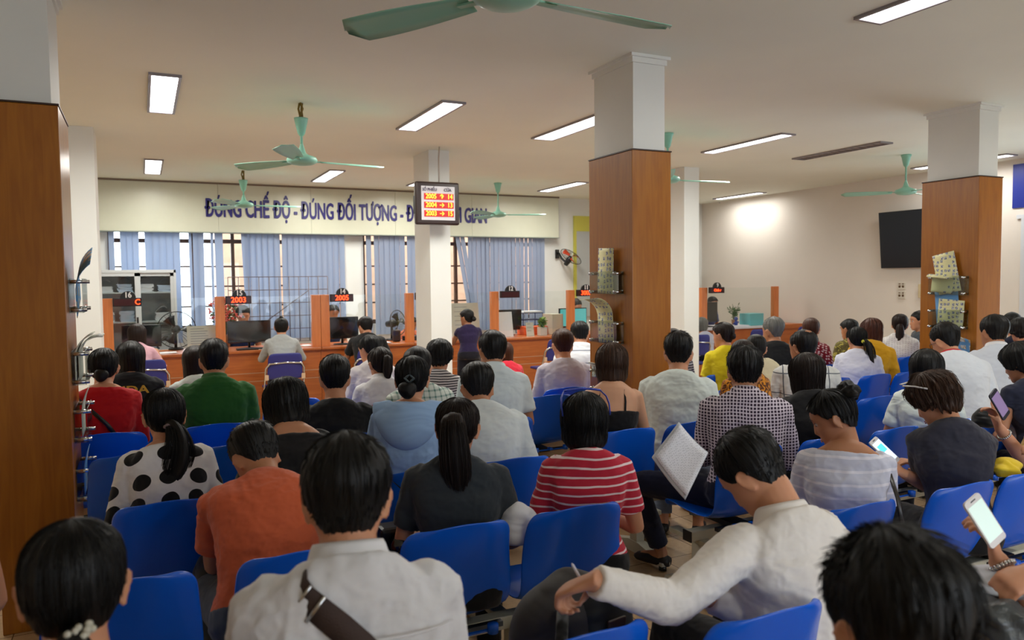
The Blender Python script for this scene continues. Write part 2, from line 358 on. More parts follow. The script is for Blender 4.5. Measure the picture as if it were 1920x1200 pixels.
# ------------------------------------------------------------------ service counter
YC, ZT = 9.6, .84     # front face of the counter and its top
M_line = mat('pale_inlay', (196, 160, 130), .5)
dx = [-.43, .78, 1.99, 3.20, 4.41, 5.60, 6.80]
for i in range(6):
    a, b = dx[i], dx[i+1]
    d = thing('counter_desk', (a, YC, 0), 'wood-veneer counter desk '+('at the far left in front of the grey cabinet', 'behind the navy chair of the woman in grey', 'where the short-haired visitor in black leans', 'cut by the middle white column', 'carrying the propped white sheet and the cactus', 'running behind the central pillar')[i], 'desk')
    m = MB(); m.box((.002, .03, 0), (b-a-.002, .05, ZT-.03)); m.box((0, .05, 0), (.03, .62, ZT-.03)); m.box((b-a-.03, .05, 0), (b-a, .62, ZT-.03)); m.obj('carcass', M_desk, d)
    m = MB()
    for z in (.56, .46): m.box((.004, .026, z-.004), (b-a-.004, .031, z+.004))
    m.obj('inlay_lines', M_line, d)
    MB().box((.001, -.02, ZT-.032), (b-a-.001, .70, ZT)).obj('desk_top', M_desk, d, bevel=.006)
d = thing('counter_desk', (7.95, YC, 0), 'white-topped counter desk against the far right wall', 'desk')
m = MB(); m.box((0, .03, 0), (2.15, .05, ZT-.03)); m.box((2.1, .05, 0), (2.15, .62, ZT-.03)); m.obj('carcass', M_desk, d)
MB().box((-.01, -.02, ZT-.032), (1.6, .70, ZT)).obj('desk_top', mat('white_desk_top', (220, 220, 226), .4), d, bevel=.006)
MB().box((1.6, -.02, ZT-.06), (2.17, .70, ZT+.01)).obj('end_board', M_desk, d)

def digits(s, x, z, parent, h=.07, m=None, nm='lit_digits', y=-.052, al='CENTER'):
    return text(nm, s, m or M_led, facing((x, y, z)), size=h/.72, sx=.95, ext=.001, bold=.0008, parent=parent, align=al)
M_num = mat('number_white', (235, 235, 235), .5)
posts = [(-.41, '16', '    C', 1), (.77, '15', '2003', 1), (1.89, '14', '2005', 2), (3.11, '13', '2004', 1), (4.34, '12', '', 1), (5.56, '11', '3002', 1), (8.0, '9', 'Cính r', 1), (9.52, None, '', 1)]
for i, (x, num, led, wd) in enumerate(posts):
    lab = ('wood post and glass screen left of the glossy monitor by the grey cabinet', 'wood post and glass screen beside the coral flowers', 'double wood post and glass screen left of the staff woman with glasses', 'wood post and glass screen just left of the middle white column', 'wood post and glass screen left of the propped white sheet', 'wood post and glass screen right of the beige box file', 'wood post and glass screen beside the last white column', 'rightmost wood partition post ending the counter glass by the right wall')[i]
    r = thing('partition_screen', (x, YC+.04, ZT), lab, 'partition')
    for k in range(wd): MB().box((k*.112, 0, 0), (k*.112+.108, .075, .65)).obj('post', M_post, r, bevel=.003)
    if num:
        x1 = posts[i+1][0] if num not in ('11',) else 6.75
        MB().box((.11*wd, .035, .10), (x1-x-.003, .041, .64)).obj('glass_pane', M_glass, r)
        w0 = .108*wd+.004
        q = thing('queue_display', (x+w0, YC+.02, ZT+.65), ('number plate 16 with a single lit red C before the grey cabinet', 'number plate 15 lit 2003 above the coral flowers', 'number plate 14 lit 2005 on the double post', 'number plate half hidden by the middle white column', 'number plate 12 with dark unlit strip', 'number plate 11 lit 3002 at the left edge of the central pillar', 'small number plate 9 by the far right wall')[i], 'display')
        MB().box((0, -.045, -.09), (.29, .0, .005)).obj('housing', M_black, q, bevel=.004)
        P_ = [(.080*math.cos(R_(t)), .078*math.sin(R_(t))) for t in range(0, 181, 12)]
        MB().prism(P_, -.012, .012, facing((.155, -.02, .003))).obj('number_disc', M_black, q)
        text('number', num, M_num, facing((.155, -.036, .036)), size=.088, sx=.85, bold=.003, parent=q)
        MB().box((.012, -.048, -.080), (.278, -.044, -.008)).obj('led_strip', mat('led_dark', (60, 4, 8), .3), q)
        if led.strip():
            if num == '16': digits('C', .25, -.044, q, .062, y=-.050)
            elif num == '9': digits('Cính r', .145, -.044, q, .042, y=-.050)
            else: digits(led, .145, -.044, q, .066, y=-.050)

# hanging queue board on the middle column
q = thing('queue_board', (2.72, 8.0, 2.5), 'framed number board with SỐ PHIẾU and CỬA headings on the middle column', 'display')
MB().rbox((0, -.225, -.22), (.52, .225, .22)) if False else None
fr = MB(); fr.box((-.005, .0, -.235), (.505, .07, .235)); fr.obj('frame', mat('board_frame', (44, 28, 26), .35), q, bevel=.02)
MB().box((.055, -.006, -.185), (.445, .002, .185)).obj('face_panel', mat('board_face', (206, 204, 208), .5), q)
text('heading_ticket', 'SỐ PHIẾU', mat('board_ink', (70, 60, 90), .5), facing((.15, -.010, .145)), size=.046, sx=.85, bold=.0005, parent=q)
text('heading_counter', 'CỬA', MATS['board_ink'], facing((.36, -.010, .145)), size=.046, sx=.9, bold=.0005, parent=q)
M_yel = mat('led_orange', (40, 10, 0), .5, emis=(255, 150, 40), es=5.)
for k, (a, ar, b) in enumerate((('2005', '↑', '14'), ('2004', '→', '13'), ('2003', '→', '15'))):
    z = .072-k*.093
    row = MB().box((.085, -.010, z-.034), (.43, -.005, z+.034)).obj('led_row', mat('led_panel_red', (150, 18, 22), .4, emis=(255, 30, 20), es=.35), q)
    text('ticket_digits', a, M_yel, facing((.165, -.013, z)), size=.075, sx=.85, bold=.001, parent=row)
    text('arrow', ar, M_yel, facing((.29, -.013, z)), size=.07, bold=.001, parent=row)
    text('counter_digits', b, M_yel, facing((.385, -.013, z)), size=.075, sx=.85, bold=.001, parent=row)
MB().tube([(.28, .04, .2), (.28, .04, .5), (.29, .04, ZC-2.5)], .009, 8).obj('cable_conduit', mat('conduit', (180, 170, 160), .5), q)
MB().box((.05, .07, -.1), (.45, .26, .1)).obj('wall_bracket', M_black, q)

# ------------------------------------------------------------------ window blinds
def slat_mat():
    m = bpy.data.materials.new('blind_fabric'); t = nt(m); t.nodes.clear(); o = t.nodes.new('ShaderNodeOutputMaterial')
    d = t.nodes.new('ShaderNodeBsdfDiffuse'); tr = t.nodes.new('ShaderNodeBsdfTranslucent'); mx = t.nodes.new('ShaderNodeMixShader')
    d.inputs[0].default_value = (*lin((158, 172, 196)), 1); tr.inputs[0].default_value = (*lin((150, 170, 205)), 1); mx.inputs[0].default_value = .38
    t.links.new(d.outputs[0], mx.inputs[1]); t.links.new(tr.outputs[0], mx.inputs[2]); t.links.new(mx.outputs[0], o.inputs[0]); return m
M_slat = slat_mat()
def px_x(u, y=12.2): return float(atY(u, 520, y)[0])
def blind(x0, x1, gaps, label, slanted=()):
    r = thing('vertical_blind', (x0, 12.2, 0), label, 'blind')
    MB().box((0, -.02, 2.40), (x1-x0, .02, 2.44)).obj('head_rail', M_alu, r)
    rnd = random.Random(5); m = MB(); x = x0+.045
    gx = [(px_x(a), px_x(b)) for a, b in gaps]
    cuts = sorted(gx); edges = [x0+.02]+[e for g_ in cuts for e in g_]+[x1-.02]; cen = []
    for a_, b_ in zip(edges[0::2], edges[1::2]):
        if b_-a_ > .03:
            n_ = max(1, round((b_-a_)/.085)); cen += [(a_+(b_-a_)*(k_+.5)/n_, (b_-a_)/n_*.56) for k_ in range(n_)]
    for x, w in cen:
        if True:
            an = R_(rnd.uniform(8, 20)); sw = rnd.uniform(-.008, .008); G = []
            for z in (2.42, 1.9, 1.4, .78):
                k = (2.42-z)/1.64
                G.append([(x-x0+s*w*math.cos(an)+sw*k, s*w*math.sin(an)+(.006 if s == 0 else 0), z) for s in (-1, 0, 1)])
            m.grid(G)
    for (ut, ub) in slanted:
        a, b = px_x(ut), px_x(ub); G = []
        for z in (2.42, 1.6, .8):
            k = (2.42-z)/1.62; G.append([(a+(b-a)*k-x0+s*.045, -.03+s*.012, z) for s in (-1, 0, 1)])
        m.grid(G)
    m.obj('slats', M_slat, r); return r
blind(W1[0], W1[1], ((216, 228), (262, 274), (339, 345), (347, 356), (361, 364), (384, 397), (402, 405), (419, 459), (526, 530)), 'blue-grey vertical blind with open gaps behind the grey cabinet', slanted=((459, 466),))
blind(W2[0], W2[1], ((697, 702), (760, 764), (842, 878)), 'blue-grey vertical blind with slanting loose slats behind the middle column', slanted=((857, 885), (866, 893)))

# ------------------------------------------------------------------ grey cabinet and its paper stacks
cb = thing('filing_cabinet', (-.57, 11.55, 0), 'grey steel filing cabinet with sliding glass doors full of papers', 'cabinet')
m = MB(); W, D, Hh = 1.0, .42, 1.84
m.box((0, 0, 0), (.03, D, Hh)); m.box((W-.03, 0, 0), (W, D, Hh)); m.box((0, 0, Hh-.04), (W, D, Hh)); m.box((0, D-.01, 0), (W, D, Hh)); m.box((0, 0, 0), (W, D, .06))
for z in (.72, 1.12, 1.52): m.box((.03, .03, z), (W-.03, D, z+.02))
m.obj('body', M_grey, cb, bevel=.002)
for k, (a, b) in enumerate(((.03, .53), (.51, .97))):
    f = MB(); y0 = .004 if k == 0 else .018
    f.box((a, y0, .7), (a+.045, y0+.012, Hh-.04)); f.box((b-.045, y0, .7), (b, y0+.012, Hh-.04)); f.box((a, y0, Hh-.085), (b, y0+.012, Hh-.04)); f.box((a, y0, .7), (b, y0+.012, .745))
    dr = f.obj('sliding_door', M_grey, cb)
    MB().box((a+.04, y0+.004, .74), (b-.04, y0+.007, Hh-.08)).obj('glass', glass_mat('smoky_glass', (.86, .88, .88), .07), dr)
    if k == 0: MB().box((b-.035, -.002, 1.12), (b-.012, .006, 1.2)).obj('handle', M_black, dr)
m = MB().box((0.06, -.0, .1), (.5, .02, .66)); m.box((.51, 0, .1), (.95, .02, .66)); m.obj('lower_doors', M_grey, cb)
def stack(x, y, z, w, d, n, label, seed, cat='papers', m=None):
    r = random.Random(seed); b = MB(); h = 0
    for k in range(n):
        t = r.uniform(.008, .02); M = Matrix.Translation((0, 0, h)) @ Matrix.Rotation(R_(r.uniform(-5, 5)), 4, 'Z') @ Matrix.Rotation(R_(r.uniform(-1, 1)), 4, 'Y')
        b.box((-w/2*r.uniform(.88, 1), -d/2, 0), (w/2*r.uniform(.88, 1), d/2, t), M); h += t
    # a sheaf fanned up on top
    G = []
    for i in range(6):
        q = i/5; G.append([(-w/2+w*q*.8+j*.0, (j-.5)*d*.8, h+.10*math.sin(q*2.4)*(.8+.2*j)) for j in (0, .5, 1)])
    b.grid(G)
    return tag(b.obj('paper_stack', m or M_paper, None, (x, y, z)), label, cat)
i_ = 0
for z, row in ((1.54, ((.13, 6), (.36, 7), (.62, 8), (.86, 7))), (1.14, ((.13, 8), (.38, 9), (.82, 9))), (.74, ((.64, 4), (.85, 9)))):
    for xx, n in row:
        i_ += 1; nm = {1.54: 'top', 1.14: 'middle', .74: 'lower'}[z]
        stack(-.57+xx, 11.76, z, .19, .28, n, 'stack of white papers %s on the %s cabinet shelf' % ({.13: 'leftmost', .36: 'second from left', .38: 'second from left', .62: 'third from left', .64: 'by the fan', .86: 'at the right end', .82: 'at the right end', .85: 'at the right end'}[xx], nm), i_, m=M_paper if i_ % 2 else mat('bluish_paper', (190, 205, 225), .8))

# ------------------------------------------------------------------ things on and behind the counter
def monitor(x, y, w, h, label, rz=0, scr=None, zb=.075):
    r = thing('computer_monitor', (x, y, ZT), label, 'monitor', rz=R_(rz))
    MB().box((-w/2, 0, zb), (w/2, .035, zb+h)).obj('casing', mat('monitor_black', (18, 18, 22), .25, coat=.3), r, bevel=.008)
    MB().box((-w/2+.015, -.003, zb+.03), (w/2-.015, .001, zb+h-.015)).obj('panel', scr or mat('monitor_gloss', (24, 26, 30), .12, coat=.5), r)
    MB().tube([(0, .03, .01), (0, .03, zb+.1)], .028, 12, ry=.015).obj('stand', M_black, r)
    MB().lathe([(.12, 0), (.12, .008), (.04, .018), (0, .018)], 24).obj('foot', M_black, r); return r
monitor(1.17, 9.86, .50, .27, 'glossy black monitor beside the red flowers at window 15')
monitor(2.32, 9.86, .42, .28, 'glossy black monitor in front of the staff woman at window 14')
monitor(3.62, 10.0, .45, .32, 'black monitor with dark screen partly behind the middle column', scr=mat('screen_olive', (60, 70, 20), .3, emis=(120, 130, 40), es=.25))
monitor(4.78, 10.1, .5, .3, 'black monitor behind the propped white sheet at window 12')
monitor(5.85, 10.0, .48, .3, 'black monitor with teal screen at window 11', scr=mat('screen_teal', (60, 150, 150), .3, emis=(90, 190, 190), es=.5))
monitor(8.37, 9.95, .43, .33, 'dark monitor at window 9 by the right wall')
monitor(-.02, 9.9, .42, .26, 'black monitor behind the pink-shirted visitor at window 16')

def flower_pot(x, y, z, label, cols, h, n, potcol=(150, 110, 80), seed=1, pr=.06, ph=.10, leaf=(50, 90, 40), spread=.16, kind='potted_flowers', square=False):
    r = thing(kind, (x, y, z), label, 'plant'); rd = random.Random(seed)
    pm = mat('pot_%d' % seed, potcol, .5)
    if square: MB().box((-pr, -pr, 0), (pr, pr, ph)).obj('pot', pm, r, bevel=.004)
    else: MB().lathe([(pr*.7, 0), (pr, ph), (pr*.9, ph), (pr*.85, ph-.01)], 16).obj('pot', pm, r)
    st = MB(); fl = MB(); lf = MB()
    for k in range(n):
        a = rd.uniform(0, 6.28); q = rd.random()**.5*spread; hz = ph+h*rd.uniform(.45, 1)*(1-.25*q/spread); p = (q*math.cos(a), q*math.sin(a), hz)
        st.tube([(0, 0, ph-.02), (p[0]*.4, p[1]*.4, ph+(hz-ph)*.6), p], .002, 5)
        if cols:
            for _ in range(4): fl.ell((p[0]+rd.uniform(-.02, .02), p[1]+rd.uniform(-.02, .02), p[2]+rd.uniform(-.02, .02)), (.014, .014, .010), n=7, m=5)
        for _ in range(3):
            t = rd.uniform(.3, 1); c = Vector((p[0]*t, p[1]*t, ph+(hz-ph)*t)); M = Matrix.Translation(c) @ Euler((rd.uniform(-1, 1), rd.uniform(-1, 1), rd.uniform(0, 6))).to_matrix().to_4x4()
            lf.grid([[tuple(M @ Vector((s*.012*math.sin(i/3*3.14+.01), i/3*.06, .004*i))) for s in (-1, 0, 1)] for i in range(4)])
    st.obj('stems', mat('stem_green', (60, 90, 40), .6), r)
    if cols: fl.obj('flowers', mat('petals_%d' % seed, cols, .6), r)
    lf.obj('leaves', mat('leaf_%d' % seed, leaf, .5), r); return r
flower_pot(.93, 10.25, ZT, 'tall vase of coral red flowers behind the window 15 post', (214, 84, 74), .52, 70, seed=3, spread=.2, ph=.16)
flower_pot(5.2, 9.78, ZT, 'small cactus in a white square pot on the counter', None, .16, 60, potcol=(190, 186, 176), seed=4, pr=.055, ph=.12, leaf=(120, 150, 50), spread=.045, kind='potted_cactus', square=True)
flower_pot(8.93, 9.95, ZT, 'sparse green plant on the white desk at window 9', None, .34, 26, seed=5, pr=.04, ph=.1, leaf=(60, 100, 50), spread=.1, kind='potted_plant')
# boxes, trays, stands
def sbox(name, a, b, col, label, cat, rz=0, rough=.5, bevel=.004, z=ZT, extra=None):
    cx, cy = (a[0]+b[0])/2, (a[1]+b[1])/2
    o = MB().box((a[0]-cx, a[1]-cy, 0), (b[0]-cx, b[1]-cy, b[2]-a[2])).obj(name, mat(name+'_%d_%d_%d' % col, col, rough), None, (cx, cy, z+a[2]), bevel=bevel); o.rotation_euler = (0, 0, R_(rz))
    return tag(o, label, cat)
M_fold = Matrix.Rotation(R_(-12), 4, 'X')
def stand(x, y, w, h, label, col=(200, 200, 186), rz=0, nm='document_stand', lines=8):
    r = thing(nm, (x, y, ZT), label, 'document stand', rz=R_(rz))
    MB().box((-w/2, 0, .0), (w/2, .006, h), Matrix.Rotation(R_(-10), 4, 'X')).obj('sheet', mat('sheet_%d' % col[0], col, .6), r)
    L = MB(); rd = random.Random(3)
    for k in range(lines):
        z = h*(.88-.75*k/lines); L.box((-w*.38, -.002, z), (-w*.38+w*.76*rd.uniform(.5, 1), -.0005, z+.006), Matrix.Rotation(R_(-10), 4, 'X'))
    L.obj('printed_lines', mat('faint_ink', (130, 130, 130), .8), r)
    MB().box((-w*.3, .0, 0), (w*.3, .10, .006)).obj('foot', M_acryl, r); return r
stand(.62, 9.72, .32, .31, 'pale printed notice stand left of the window 15 post')
stand(4.62, 9.78, .24, .36, 'white blank sheet propped on the counter at window 12', (226, 228, 228), lines=0)
stand(4.98, 9.72, .12, .2, 'small white and blue card holder on the counter at window 12', (200, 205, 225), lines=3)
stand(4.05, 9.85, .42, .5, 'display of small photo cards left of the window 12 post', (200, 205, 215), lines=6)
sbox('orange_tray', (5.0, 9.95, 0), (5.4, 10.2, .12), (232, 98, 40), 'orange plastic tray on the counter behind the cactus', 'tray')
sbox('box_file', (5.38, 9.8, 0), (5.56, 10.1, .30), (186, 180, 160), 'beige upright box file left of the window 11 post', 'file')
lt = thing('letter_tray', (5.1, 10.2, ZT), 'dark blue stacked letter tray with papers behind the cactus', 'tray')
m = MB()
for z in (.0, .1, .2, .3): m.box((0, 0, z), (.34, .26, z+.012))
for x in (0, .33): 
    for y in (0, .25): m.box((x, y, 0), (x+.01, y+.01, .31))
m.obj('frame', mat('tray_blue', (30, 40, 90), .4), lt); MB().box((.02, .01, .313), (.33, .25, .335)).obj('papers', M_paper, lt)
sbox('teal_gift_box', (9.1, 9.75, 0), (9.4, 10.0, .20), (110, 190, 195), 'teal box with lid beside the plant at window 9', 'box')
sbox('white_document_pile', (8.6, 9.65, 0), (9.0, 9.9, .02), (226, 228, 235), 'white papers spread on the desk at window 9', 'papers', rz=4)
fg = MB(); fg.ell((0, 0, .05), (.03, .03, .05)); fg.ell((0, 0, .125), (.032, .032, .035)); fg.ell((.035, 0, .07), (.03, .012, .012)); fg.ell((-.035, 0, .05), (.03, .012, .012))
tag(fg.obj('desk_figurine', mat('figurine_blue', (40, 60, 140), .4), None, (8.8, 9.75, ZT)), 'small dark blue figurine left of the teal box', 'figurine')
for x, y, w, lb in ((.2, 9.72, .28, 'white forms on the counter beside the pink shirt'), (1.35, 9.75, .25, 'white forms under the monitor at window 15'), (2.0+.75, 9.72, .3, 'white forms on the counter beside the black-shirted visitor'), (1.85, 9.85, .1, 'crumpled white tissue left of the double post')):
    tag(MB().box((-w/2, -.1, 0), (w/2, .1, .006), Matrix.Rotation(.2, 4, 'Z')).box((-w/2+.02, -.09, .006), (w/2, .09, .012)).obj('form_sheets', M_paper, None, (x, y, ZT+.002)), lb, 'papers')
sbox('keyboard', (1.0, 9.64, 0), (1.4, 9.76, .02), (24, 24, 26), 'black keyboard below the window 15 monitor', 'keyboard')
sbox('desk_phone', (3.2, 9.95, 0), (3.42, 10.1, .06), (40, 42, 48), 'dark desk telephone right of the black table fan', 'telephone', rz=12)
sbox('blue_tape_holder', (2.5, 9.9, 0), (2.62, 10.0, .07), (30, 60, 150), 'small blue tape holder below the window 14 monitor', 'stationery')
sbox('pen_cup', (3.0, 9.85, 0), (3.1, 9.95, .16), (34, 24, 22), 'dark brown cup beside the table fan', 'cup', bevel=.02)
# table fan and wall fan
def blade_fan(name, label, loc, tilt, rz, rad, orange, stand_h=0, wall=False):
    r = thing(name, loc, label, 'fan', rz=R_(rz)); T = Matrix.Rotation(R_(tilt), 4, 'X')
    c = MB()
    for k in range(28):
        a = 2*math.pi*k/28; ca, sa = math.cos(a), math.sin(a)
        c.tube([tuple(T @ Vector((ca*.03, -.09, sa*.03))), tuple(T @ Vector((ca*rad*.6, -.085, sa*rad*.6))), tuple(T @ Vector((ca*rad, -.03, sa*rad))), tuple(T @ Vector((ca*rad*.6, .025, sa*rad*.6))), tuple(T @ Vector((ca*.04, .03, sa*.04)))], .0013, 4)
    ring = [tuple(T @ Vector((math.cos(2*math.pi*k/32)*rad, -.03, math.sin(2*math.pi*k/32)*rad))) for k in range(33)]; c.tube(ring, .006, 6)
    c.obj('cage', M_black, r)
    b = MB()
    for k in range(3):
        a0 = k*2.094; G = []
        for i in range(6):
            q = .03+(rad*.82-.03)*i/5; G.append([tuple(T @ Vector((q*math.cos(a0+s*.42*(.5+.5*i/5)), -.04+s*.02, q*math.sin(a0+s*.42*(.5+.5*i/5))))) for s in (-1, 0, 1)])
        b.grid(G)
    b.obj('blades', mat('fan_orange', (190, 60, 24), .4) if orange else mat('fan_smoke', (40, 44, 50), .4), r, solid=.002)
    MB().tube([tuple(T @ Vector((0, -.03, 0))), tuple(T @ Vector((0, .05, 0))), tuple(T @ Vector((0, .16, 0)))], [.03, .055, .04], 16).obj('motor', M_black, r)
    if wall: MB().tube([tuple(T @ Vector((0, .12, -.02))), (0, .20, .0), (0, .26, .09), (0, .30, .09)], .02, 10).box((-.04, .29, .0), (.04, .32, .16)).obj('wall_bracket', M_black, r)
    else: MB().tube([tuple(T @ Vector((0, .08, -.02))), (0, .08, -stand_h)], .018, 10).lathe([(.09, -stand_h), (.08, -stand_h+.02), (0, -stand_h+.02)], 20, Matrix.Translation((0, .08, 0))).obj('pedestal', M_black, r)
    return r
wf = blade_fan('wall_fan', 'black wall fan with orange blades right of the windows', (6.95, 11.98, 2.03), -48, 20, .21, True, wall=True)
blade_fan('table_fan', 'black table fan on the counter near window 13', (3.12, 10.12, ZT+.24), -8, 35, .17, False, stand_h=.24)
blade_fan('table_fan', 'large pale-ringed fan behind the pink-shirted visitor', (.36, 10.16, ZT+.25), 0, 5, .22, False, stand_h=.25)
# wire grid rack behind window 15 and 14
g = MB(); x0, x1 = px_x(427, 11.3), px_x(614, 11.3); z0, z1 = .8, 1.73
for k in range(11): x = x0+(x1-x0)*k/10; g.tube([(x, 11.3, z0), (x, 11.3, z1)], .006, 6)
for k in range(6): z = z0+(z1-z0)*k/5; g.tube([(x0, 11.3, z), (x1, 11.3, z)], .006, 6)
g.tube([(x0+.5, 11.3, z0+.3), (x0+1.1, 11.3, z1-.2)], .006, 6); g.tube([(x0, 11.3, 0), (x0, 11.3, z0)], .01, 6); g.tube([(x1, 11.3, 0), (x1, 11.3, z0)], .01, 6)
tag(g.obj('wire_grid_rack', mat('rusty_wire', (96, 86, 88), .5)), 'thin metal wire grid rack in front of the blinds between windows 15 and 14', 'rack')

# ------------------------------------------------------------------ right wall fittings
tv = thing('television', (10.12, 7.32, 2.18), 'black wall-mounted television partly behind the right wood pillar', 'television')
T = Matrix.Rotation(R_(0), 4, 'Z') @ Matrix.Rotation(R_(-5), 4, 'Y')
MB().box((-.03, -.75, -.42), (.02, .75, .42), T).obj('casing', M_black, tv, bevel=.006)
MB().box((-.033, -.735, -.405), (-.029, .735, .405), T).obj('screen', mat('tv_screen', (10, 14, 18), .3), tv)
MB().box((.0, -.2, -.15), (.08, .2, .15)).obj('wall_mount', M_black, tv)
def socket(y, z, label):
    r = thing('socket_outlet', (XR, y, z), label, 'socket'); MB().box((-.018, -.06, -.055), (0, .06, .055)).obj('plate', mat('socket_white', (206, 200, 186), .4), r, bevel=.004)
    h = MB()
    for dy in (-.028, .028): h.tube([(-.02, dy, -.005), (-.0175, dy, -.005)], .019, 14); h.box((-.02, dy-.014, .026), (-.0178, dy+.014, .04))
    h.obj('outlet_holes', mat('socket_brown', (96, 72, 44), .5), r)
for y, z, lb in ((7.76, 1.49, 'upper left wall socket under the television'), (7.76, 1.355, 'lower left wall socket under the television'),): socket(y, z, lb)
sbox('switch_box', (XR-.04, 7.35, 0), (XR, 7.47, .2), (206, 190, 150), 'beige switch box on the wall beside the pillar', 'switch', z=1.32)
ac = thing('air_conditioner', (9.72, 12.28, 1.45), 'white wall air conditioner grille beside the last white column', 'air conditioner')
MB().box((-.25, -.2, -.02), (.25, 0, .30)).obj('casing', mat('ac_white', (226, 228, 228), .4), ac, bevel=.01)
m = MB()
for k in range(8): m.box((-.2, -.206, .02+k*.032), (.2, -.199, .036+k*.032))
m.obj('louvres', M_black, ac)
tag(MB().tube([(10.05, 12.27, 1.7), (10.05, 12.27, 3.0), (9.9, 12.27, 3.05)], .022, 10).obj('refrigerant_pipe', mat('pipe_white', (196, 196, 192), .5)), 'white pipe running up the far right corner', 'pipe')
dc = atZ(1352, 383, ZC-.05); r = thing('dome_camera', (dc[0], dc[1], ZC), 'small dark dome camera on the ceiling near the far right panel', 'camera')
MB().lathe([(.055, -.02), (.055, 0), (0, 0)], 20).obj('mount', M_white, r); MB().lathe([(0, -.06), (.03, -.052), (.045, -.02)], 20, cap=False).obj('dome', M_black, r)
tag(MB().box((XR-.015, 5.2, 2.50), (XR, 6.17, 3.06)).obj('blue_sign', mat('sign_blue', (24, 44, 140), .4)), 'blue sign panel above the bright glazed door', 'sign')
nb = thing('notice_board', (7.2, YF-.05, .95), 'grey notice board with yellow header right of the wall fan', 'board')
MB().box((.04, 0, 0), (1.5, .04, 1.58)).obj('panel', mat('board_grey', (176, 180, 178), .6), nb); MB().box((0, -.01, 1.58), (1.55, .04, 1.86)).obj('header', mat('board_yellow', (196, 192, 80), .6), nb)
MB().box((0, -.005, 0), (.045, .045, 1.58)).obj('side_frame', MATS['board_yellow'], nb)

# ------------------------------------------------------------------ brochure racks on the pillars
def leaf_tex(name, base, ink, sc=26):
    if name in MATS: return MATS[name]
    m = bpy.data.materials.new(name); t = nt(m); b = t.nodes['Principled BSDF']; b.inputs['Roughness'].default_value = .6
    tc = t.nodes.new('ShaderNodeTexCoord'); v = t.nodes.new('ShaderNodeTexVoronoi'); v.distance = 'CHEBYCHEV'; v.inputs['Scale'].default_value = sc; v.inputs['Randomness'].default_value = .35
    n = t.nodes.new('ShaderNodeTexNoise'); n.inputs['Scale'].default_value = sc*4
    cr = t.nodes.new('ShaderNodeValToRGB'); cr.color_ramp.interpolation = 'CONSTANT'; cr.color_ramp.elements[0].color = (1, 1, 1, 1); cr.color_ramp.elements[1].position = .30; cr.color_ramp.elements[1].color = (0, 0, 0, 1)
    c2 = t.nodes.new('ShaderNodeValToRGB'); c2.color_ramp.elements[0].position = .45; c2.color_ramp.elements[0].color = (*lin(ink), 1); c2.color_ramp.elements[1].position = .55; c2.color_ramp.elements[1].color = (*lin((200, 204, 210)), 1)
    mx = t.nodes.new('ShaderNodeMix'); mx.data_type = 'RGBA'; mx.inputs[6].default_value = (*lin(base), 1)
    t.links.new(tc.outputs['Object'], v.inputs['Vector']); t.links.new(tc.outputs['Object'], n.inputs['Vector']); t.links.new(v.outputs['Distance'], cr.inputs[0]); t.links.new(n.outputs[0], c2.inputs[0])
    t.links.new(cr.outputs[0], mx.inputs[0]); t.links.new(c2.outputs[0], mx.inputs[7]); t.links.new(mx.outputs[2], b.inputs['Base Color']); MATS[name] = m; return m
M_leafY = leaf_tex('leaflet_yellow', (226, 222, 170), (70, 76, 110)); M_leafB = leaf_tex('leaflet_blue', (96, 150, 200), (170, 150, 110), 12); M_leafW = leaf_tex('leaflet_white', (200, 200, 186), (90, 90, 90), 18)
def rack(x, y, z, w, h, axis, label):      # hangs on a face looking along -X (axis -1) or +X (axis 1)
    r = thing('brochure_rack', (x, y, z), label, 'rack'); s = axis
    m = MB(); m.box((min(s*.06, s*.064), -w/2, 0), (max(s*.06, s*.064), w/2, h)); m.box((min(s*.003, s*.06), -w/2, 0), (max(s*.003, s*.06), w/2, .005)); m.box((min(s*.003, s*.007), -w/2, 0), (max(s*.003, s*.007), w/2, h)); m.obj('acrylic_pocket', M_acryl, r)
    for yy in (-w/2+.012, w/2-.012):
        for zz in (.015, h-.015): MB().tube([(0, yy, zz), (s*.078, yy, zz)], .010, 10).obj('standoff', M_chrome, r)
    return r
def leaflet(x, y, z, w, h, axis, m, label, curl=0., tilt=0., rz=0., thick=.003, depth=.035):
    G = []; n = 12
    for i in range(n+1):
        t = i/n; a = max(0, t-.45)*curl; zz = h*t if curl == 0 else h*min(t, .45)+(h*math.sin(a)/curl if curl else 0); out = depth+.0+((h*(1-math.cos(a))/curl) if curl else 0)
        G.append([(axis*out, j*w, zz) for j in (-.5, 0, .5)])
    b = MB().grid(G); M = Matrix.Rotation(R_(tilt), 4, 'X'); b.v = [tuple(M @ Vector(p)) for p in b.v]
    o = b.obj('brochure', m, None, (x, y, z), solid=thick); return tag(o, label, 'brochure')
PX = 2.926
rack(PX, 4.49, 1.545, .33, .155, -1, 'upper clear brochure rack on the central pillar'); rack(PX, 4.49, 1.205, .33, .155, -1, 'lower clear brochure rack on the central pillar')
rack(PX, 4.49, .86, .33, .155, -1, 'lowest clear brochure rack on the central pillar behind the brown bob')
leaflet(PX, 4.50, 1.55, .19, .31, -1, M_leafY, 'yellow picture leaflet standing in the upper central pillar rack', tilt=2)
leaflet(PX, 4.42, 1.55, .12, .14, -1, M_leafW, 'pale leaflet at the right of the upper central pillar rack', depth=.02)
leaflet(PX, 4.49, 1.21, .19, .40, -1, M_leafY, 'yellow picture leaflet curling out of the lower central pillar rack', curl=3.2, tilt=-4)
leaflet(PX, 4.62, .95, .12, .12, -1, M_leafW, 'leaflets fanned out of the lowest central pillar rack', curl=2.)
QX = 6.516
